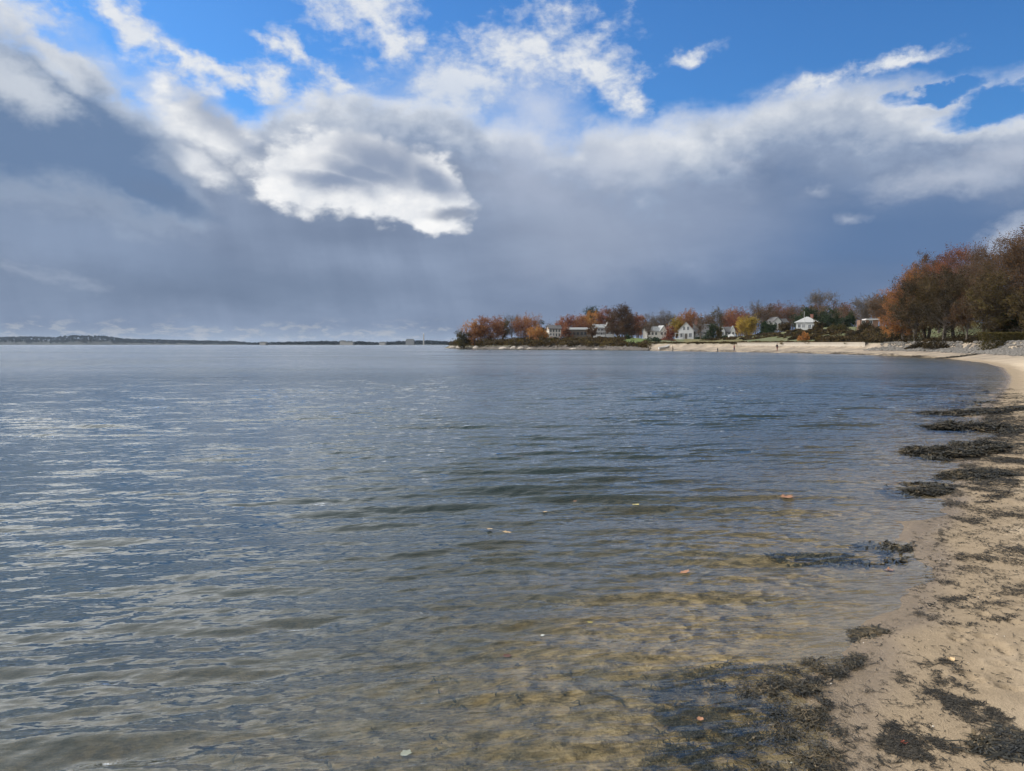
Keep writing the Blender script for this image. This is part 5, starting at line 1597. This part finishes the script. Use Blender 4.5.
# ------------------------------------------------------------------ fallen leaves
def build_leaves():
    r = np.random.default_rng(9)
    mats = {}
    def lm(nm, a, b):
        m, t, o = material(nm); n = fbm(objpos(), 30.0, 4, 0.6)
        bsdf(t, o, mixc(n, a, b), 0.55, 0.35, n, 0.003); return m
    mats['red'] = lm('fallen_leaf_red', (0.14, 0.035, 0.02), (0.26, 0.07, 0.035))
    mats['orange'] = lm('fallen_leaf_orange', (0.19, 0.085, 0.042), (0.31, 0.155, 0.08))
    mats['tan'] = lm('fallen_leaf_tan', (0.30, 0.20, 0.10), (0.48, 0.34, 0.18))
    mats['yellow'] = lm('fallen_leaf_yellow', (0.42, 0.32, 0.06), (0.60, 0.48, 0.13))
    mats['brown'] = lm('fallen_leaf_brown', (0.10, 0.05, 0.025), (0.20, 0.10, 0.05))
    mats['pale'] = lm('fallen_leaf_pale', (0.45, 0.46, 0.42), (0.68, 0.68, 0.62))
    mats['black'] = lm('fallen_leaf_black', (0.012, 0.011, 0.010), (0.03, 0.025, 0.02))

    def leaf_mesh(size, oak, curl):
        nseg = 36; rings = [0.0, 0.4, 0.75, 1.0]; v, f = [], []
        for k, q in enumerate(rings):
            for i in range(nseg):
                a = 6.283 * i / nseg
                rad = (0.62 + 0.30 * math.cos(a) + 0.20 * abs(math.sin(a * 3.5)) * (1 if not oak else 0.6) + (0.16 * math.sin(a * 9) if oak else 0.08 * math.sin(a * 14)))
                x, y = q * rad * math.cos(a) * size, q * rad * math.sin(a) * size * (0.62 if oak else 0.95)
                v.append((x, y, curl * size * ((y / size) ** 2 * 1.1 + 0.35 * (x / size) ** 3) + 0.03 * size * math.sin(a * 5) * q))
        for k in range(len(rings) - 1):
            for i in range(nseg):
                f.append((k * nseg + i, k * nseg + (i + 1) % nseg, (k + 1) * nseg + (i + 1) % nseg, (k + 1) * nseg + i))
        mb = MB(); mb.add(v, np.array(f))
        mb.tube([(-0.30 * size, 0, 0.0), (-0.7 * size, 0.04 * size, 0.05 * size), (-1.0 * size, 0.1 * size, 0.02 * size)], [0.014 * size, 0.012 * size, 0.01 * size], 5)
        return mb
    L = [(905, 743, 9, 'red', 'sand', 1, 'curled dark red leaf lying on the bare wet sand'),
         (887, 571, 8, 'orange', 'sand', 0, 'small orange leaf at the waterline beside drowned dark weed'),
         (785, 498, 13, 'orange', 'water', 0, 'big salmon orange leaf floating alone in open water, largest of the floating leaves'),
         (683, 574, 12, 'orange', 'water', 1, 'orange floating leaf halfway between the largest floating leaf and the sodden weed bed'),
         (505, 533, 10, 'tan', 'water', 1, 'tan floating leaf with a dark ripple beside it'),
         (490, 530, 6, 'tan', 'water', 0, 'small tan floating leaf almost touching a larger tan one'),
         (636, 506, 7, 'yellow', 'water', 0, 'single bright yellow leaf floating far out'),
         (544, 513, 5, 'tan', 'water', 1, 'tiny tan floating leaf beyond the pair of tan ones'),
         (575, 502, 6, 'orange', 'water', 1, 'tiny orange leaf floating near the bright yellow one'),
         (506, 657, 9, 'red', 'bed', 0, 'reddish leaf sunk on the sandy bottom, nearest the middle of the shallows'),
         (441, 692, 8, 'orange', 'bed', 1, 'orange brown leaf sunk in the clear shallows'),
         (404, 755, 12, 'pale', 'bed', 0, 'whitish dead leaf sunk in the clear shallows'),
         (476, 747, 8, 'black', 'water', 1, 'blackened leaf floating over the clear shallows'),
         (543, 637, 5, 'pale', 'water', 1, 'whitish scrap of leaf afloat beyond the reddish sunken one'),
         (1010, 741, 9, 'brown', 'sand', 1, 'brown leaf caught in a weed tuft on dry sand'),
         (700, 722, 7, 'orange', 'water', 0, 'ochre leaf lying in the sodden weed bed'),
         (952, 661, 6, 'tan', 'sand', 0, 'pale tan leaf scrap in the wrack line on the sand'),
         (240, 728, 8, 'brown', 'bed', 0, 'dark brown leaf sunk alone in the deeper shallows'),
         (590, 623, 6, 'yellow', 'bed', 0, 'dull yellow leaf sunk under small ripples')]
    for x, y, w, mt, where, oak, lab in L:
        z0 = {'sand': 0.12, 'water': 0.0, 'bed': -0.2}[where]
        X, Y = on_level(x, y, z0)
        if where != 'water':
            for _ in range(4): X, Y = on_level(x, y, gz(X, Y))
        z = 0.014 if where == 'water' else max(gz(X, Y), -0.6) + 0.006
        size = w * math.hypot(X, Y) / FOCAL_PX * 0.62
        o = link('fallen_leaf', leaf_mesh(size, oak, 0.5 if where == 'sand' else 0.15).mesh('fallen_leaf', mats[mt], smooth=True), None, (X, Y, z))
        o.rotation_euler = (r.normal(0, 0.06), r.normal(0, 0.06), r.uniform(0, 6.28))
        tag(o, lab, 'leaf', 'fallen autumn leaves')


build_leaves()


# ------------------------------------------------------------------ people and boat on the far sand
def skin_mesh(name, pts, edges, radii, root_i, mat, sub=2):
    me = bpy.data.meshes.new(name); me.from_pydata(pts, edges, []); me.update()
    o = bpy.data.objects.new(name, me); C.collection.objects.link(o)
    o.modifiers.new('skin', 'SKIN').use_smooth_shade = True
    for i, v in enumerate(me.skin_vertices[0].data):
        v.radius = radii[i] if isinstance(radii[i], tuple) else (radii[i], radii[i]); v.use_root = (i == root_i)
    s = o.modifiers.new('sub', 'SUBSURF'); s.levels = sub; s.render_levels = sub
    dg = bpy.context.evaluated_depsgraph_get(); dg.update()
    new = bpy.data.meshes.new_from_object(o.evaluated_get(dg)); new.name = name
    bpy.data.objects.remove(o); new.materials.clear(); new.materials.append(mat)
    return new


SKIN = simple('skin', (0.42, 0.27, 0.20), 0.6, 0.05)


def person(label, X, Y, z, H, face, jacket, trousers, hair, stride=0.12):
    """standing or walking figure H tall"""
    k = H / 1.75
    P = {'pel': (0, 0, 0.95), 'waist': (0, 0.0, 1.10), 'chest': (0, 0.01, 1.30), 'neck': (0, 0.01, 1.47), 'jaw': (0, -0.02, 1.56), 'head': (0, 0.0, 1.64), 'crown': (0, 0.01, 1.71), 'nose': (0, -0.105, 1.615)}
    for s, n in ((-1, 'l'), (1, 'r')):
        P['hip' + n] = (s * 0.095, 0, 0.90); P['knee' + n] = (s * 0.10, -0.04 + s * stride * 0.5, 0.49); P['ank' + n] = (s * 0.10, s * stride + 0.02, 0.08); P['toe' + n] = (s * 0.12, s * stride - 0.17, 0.035)
        P['sh' + n] = (s * 0.185, 0.01, 1.41); P['elb' + n] = (s * 0.235, 0.05 - s * stride * 0.3, 1.13); P['wri' + n] = (s * 0.235, -0.06 - s * stride * 0.6, 0.90); P['hand' + n] = (s * 0.225, -0.10 - s * stride * 0.6, 0.80)
    names = list(P); ix = {n: i for i, n in enumerate(names)}
    E = [('pel', 'waist'), ('waist', 'chest'), ('chest', 'neck'), ('neck', 'jaw'), ('jaw', 'head'), ('head', 'crown'), ('head', 'nose')]
    for n in 'lr': E += [('pel', 'hip' + n), ('hip' + n, 'knee' + n), ('knee' + n, 'ank' + n), ('ank' + n, 'toe' + n), ('chest', 'sh' + n), ('sh' + n, 'elb' + n), ('elb' + n, 'wri' + n), ('wri' + n, 'hand' + n)]
    R = {'pel': (0.15, 0.11), 'waist': (0.13, 0.10), 'chest': (0.155, 0.11), 'neck': 0.055, 'jaw': 0.07, 'head': 0.098, 'crown': 0.07, 'nose': 0.016}
    for n in 'lr': R.update({'hip' + n: 0.088, 'knee' + n: 0.058, 'ank' + n: 0.040, 'toe' + n: 0.034, 'sh' + n: 0.066, 'elb' + n: 0.044, 'wri' + n: 0.030, 'hand' + n: 0.036})
    root = thing('person', label, 'person', (X, Y, z), face)
    sc = lambda q: tuple(c * k for c in q)
    def build(nm, sel, grow, mat, root_n):
        sub_n = [n for n in names if n in sel]; j = {n: i for i, n in enumerate(sub_n)}
        rr = [tuple((c + grow) * k for c in R[n]) if isinstance(R[n], tuple) else (R[n] + grow) * k for n in sub_n]
        return skin_mesh(nm, [sc(P[n]) for n in sub_n], [(j[a], j[b]) for a, b in E if a in j and b in j], rr, j[root_n], mat)
    body = link('body', build('body', names, 0, SKIN, 'pel'), root)
    link('jacket', build('jacket', ['pel', 'waist', 'chest'] + [a + n for a in ('sh', 'elb', 'wri') for n in 'lr'], 0.022, jacket, 'chest'), root)
    link('trousers', build('trousers', ['pel'] + [a + n for a in ('hip', 'knee', 'ank') for n in 'lr'], 0.016, trousers, 'pel'), root)
    hm = MB(); a = np.linspace(0, 6.283, 12, endpoint=False); v, f = [], []
    for q, (rad, zz) in enumerate(((0.112, 1.60), (0.118, 1.66), (0.098, 1.73), (0.05, 1.77))):
        v += [(rad * math.cos(t) * k, (0.022 + rad * math.sin(t)) * k, (zz + (0.06 if math.sin(t) < -0.3 and q == 0 else 0)) * k) for t in a]
    f = [(q * 12 + i, q * 12 + (i + 1) % 12, q * 12 + 12 + (i + 1) % 12, q * 12 + 12 + i) for q in range(3) for i in range(12)]
    hm.poly(v, f + [tuple(range(36, 48))]); link('hair', hm.mesh('hair', hair, smooth=True), root)
    sh = MB()
    for n in 'lr':
        p, q = P['ank' + n], P['toe' + n]
        sh.tube([sc((p[0], p[1] + 0.07, 0.045)), sc((p[0], p[1], 0.055)), sc((q[0], q[1], 0.042)), sc((q[0], q[1] - 0.05, 0.035))], [0.03 * k, 0.055 * k, 0.05 * k, 0.02 * k], 8)
    link('shoes', sh.mesh('shoes', hair, smooth=True), root)
    return root


def build_people():
    F = lambda n, c: simple(n, c, 0.85, 0.15, 12.0)
    navy, black, tan, maroon = F('navy_cloth', (0.025, 0.03, 0.05)), F('black_cloth', (0.016, 0.016, 0.017)), F('tan_cloth', (0.22, 0.16, 0.10)), F('maroon_cloth', (0.12, 0.03, 0.025))
    hairb = F('brown_hair', (0.05, 0.03, 0.02))
    for x, yb, Y, H, face, j, t, lab in ((776.8, 347.4, 176, 1.80, 0.5, black, maroon, 'tallest figure on the beach, dark jacket and maroon trousers, at the seawall foot'),
                                        (734.0, 350.0, 190, 1.66, 2.0, maroon, navy, 'person in a muted red jacket walking the sand below the garden shed'),
                                        (717.4, 351.0, 194, 1.15, -1.0, black, black, 'short figure in black close to the waterline, smallest on the beach'),
                                        (672.6, 350.2, 211, 1.66, 1.2, tan, black, 'person in a tan jacket standing near the white boat')):
        X = (x - 512) / FOCAL_PX * Y
        person(lab, X, Y, gz(X, Y) - 0.01, H, face, j, t, hairb)
    # white boat drawn up on the sand
    Y = 226.0; X = (664.2 - 512) / FOCAL_PX * Y; z = gz(X, Y)
    b = thing('rowing_boat', 'white open boat drawn up on the sand below the low pale house', 'boat', (X, Y, z + 0.12), 0.25)
    b.rotation_euler = (0.12, -0.16, 0.25)
    st = np.linspace(-1, 1, 13); v, f = [], []
    for t_ in st:
        w = 0.78 * (1 - abs(t_) ** 2.6) ** 0.6 + 0.02 if t_ > 0 else 0.78 * (1 - 0.35 * t_ * t_)
        sheer = 0.62 + 0.30 * max(t_, 0) ** 2 + 0.08 * t_ * t_
        for a, q in ((-1, 1), (-0.85, 0.45), (-0.35, 0.08), (0, 0), (0.35, 0.08), (0.85, 0.45), (1, 1)):
            v.append((t_ * 1.75, a * w, q * sheer))
    hull = MB(); n7 = 7
    hull.add(v, np.array([(i * n7 + j, i * n7 + j + 1, (i + 1) * n7 + j + 1, (i + 1) * n7 + j) for i in range(12) for j in range(6)]))
    inner = np.array(v) * np.array([0.97, 0.93, 1.0]) + np.array([0, 0, 0.03]); hull.add(inner, np.array([(i * n7 + j, (i + 1) * n7 + j, (i + 1) * n7 + j + 1, i * n7 + j + 1) for i in range(12) for j in range(6)]))
    hull.poly([v[i] for i in range(7)], [(0, 1, 2, 3, 4, 5, 6)])
    link('hull', hull.mesh('hull', WHITE, smooth=True), b)
    s_ = MB(); 
    for xx in (-0.9, 0.15): s_.box(xx - 0.13, -0.66, 0.40, xx + 0.13, 0.66, 0.43)
    link('seat', s_.mesh('seat', simple('boat_wood', (0.28, 0.17, 0.09), 0.6, 0.2)), b)
    g = MB(); g.tube([v[i * 7 + 6] for i in range(13)], 0.035, 6); g.tube([v[i * 7] for i in range(13)], 0.035, 6); link('gunwale', g.mesh('gunwale', WHITE), b)
    # flagpole before the hip-roofed house
    Y = 250.0; X, _, zt = at_dist(804.3, 312.0, Y); z0 = gz(X, Y)
    fp = thing('flagpole', 'thin pale flagpole in front of the hip-roofed house', 'flagpole', (X, Y, z0))
    p = MB(); p.tube([(0, 0, -0.3), (0, 0, (zt - z0) * 0.5), (0, 0, zt - z0)], [0.09, 0.075, 0.055], 8); link('pole', p.mesh('pole', WHITE), fp)
    p = MB(); p.tube([(0, 0, zt - z0 + 0.005), (0, 0, zt - z0 + 0.1), (0, 0, zt - z0 + 0.18)], [0.06, 0.12, 0.02], 8); link('finial', p.mesh('finial', WHITE), fp)


build_people()


# ------------------------------------------------------------------ the air over the bay
def build_haze():
    m = bpy.data.materials.new('haze_air'); m.use_nodes = True
    t = m.node_tree; t.nodes.clear()
    o = t.nodes.new('ShaderNodeOutputMaterial'); v = t.nodes.new('ShaderNodeVolumePrincipled')
    v.inputs['Color'].default_value = (0.62, 0.78, 1.0, 1); v.inputs['Density'].default_value = HAZE
    v.inputs['Anisotropy'].default_value = 0.2
    t.links.new(v.outputs[0], o.inputs['Volume'])
    mb = MB(); mb.box(-6200, -6200, -9.0, 6200, 6200, 48.0)
    h = link('haze', mb.mesh('haze', m)); kind(h, 'stuff', 'thin blue grey haze lying over the bay', 'haze')


HAZE = 3.5e-5
build_haze()
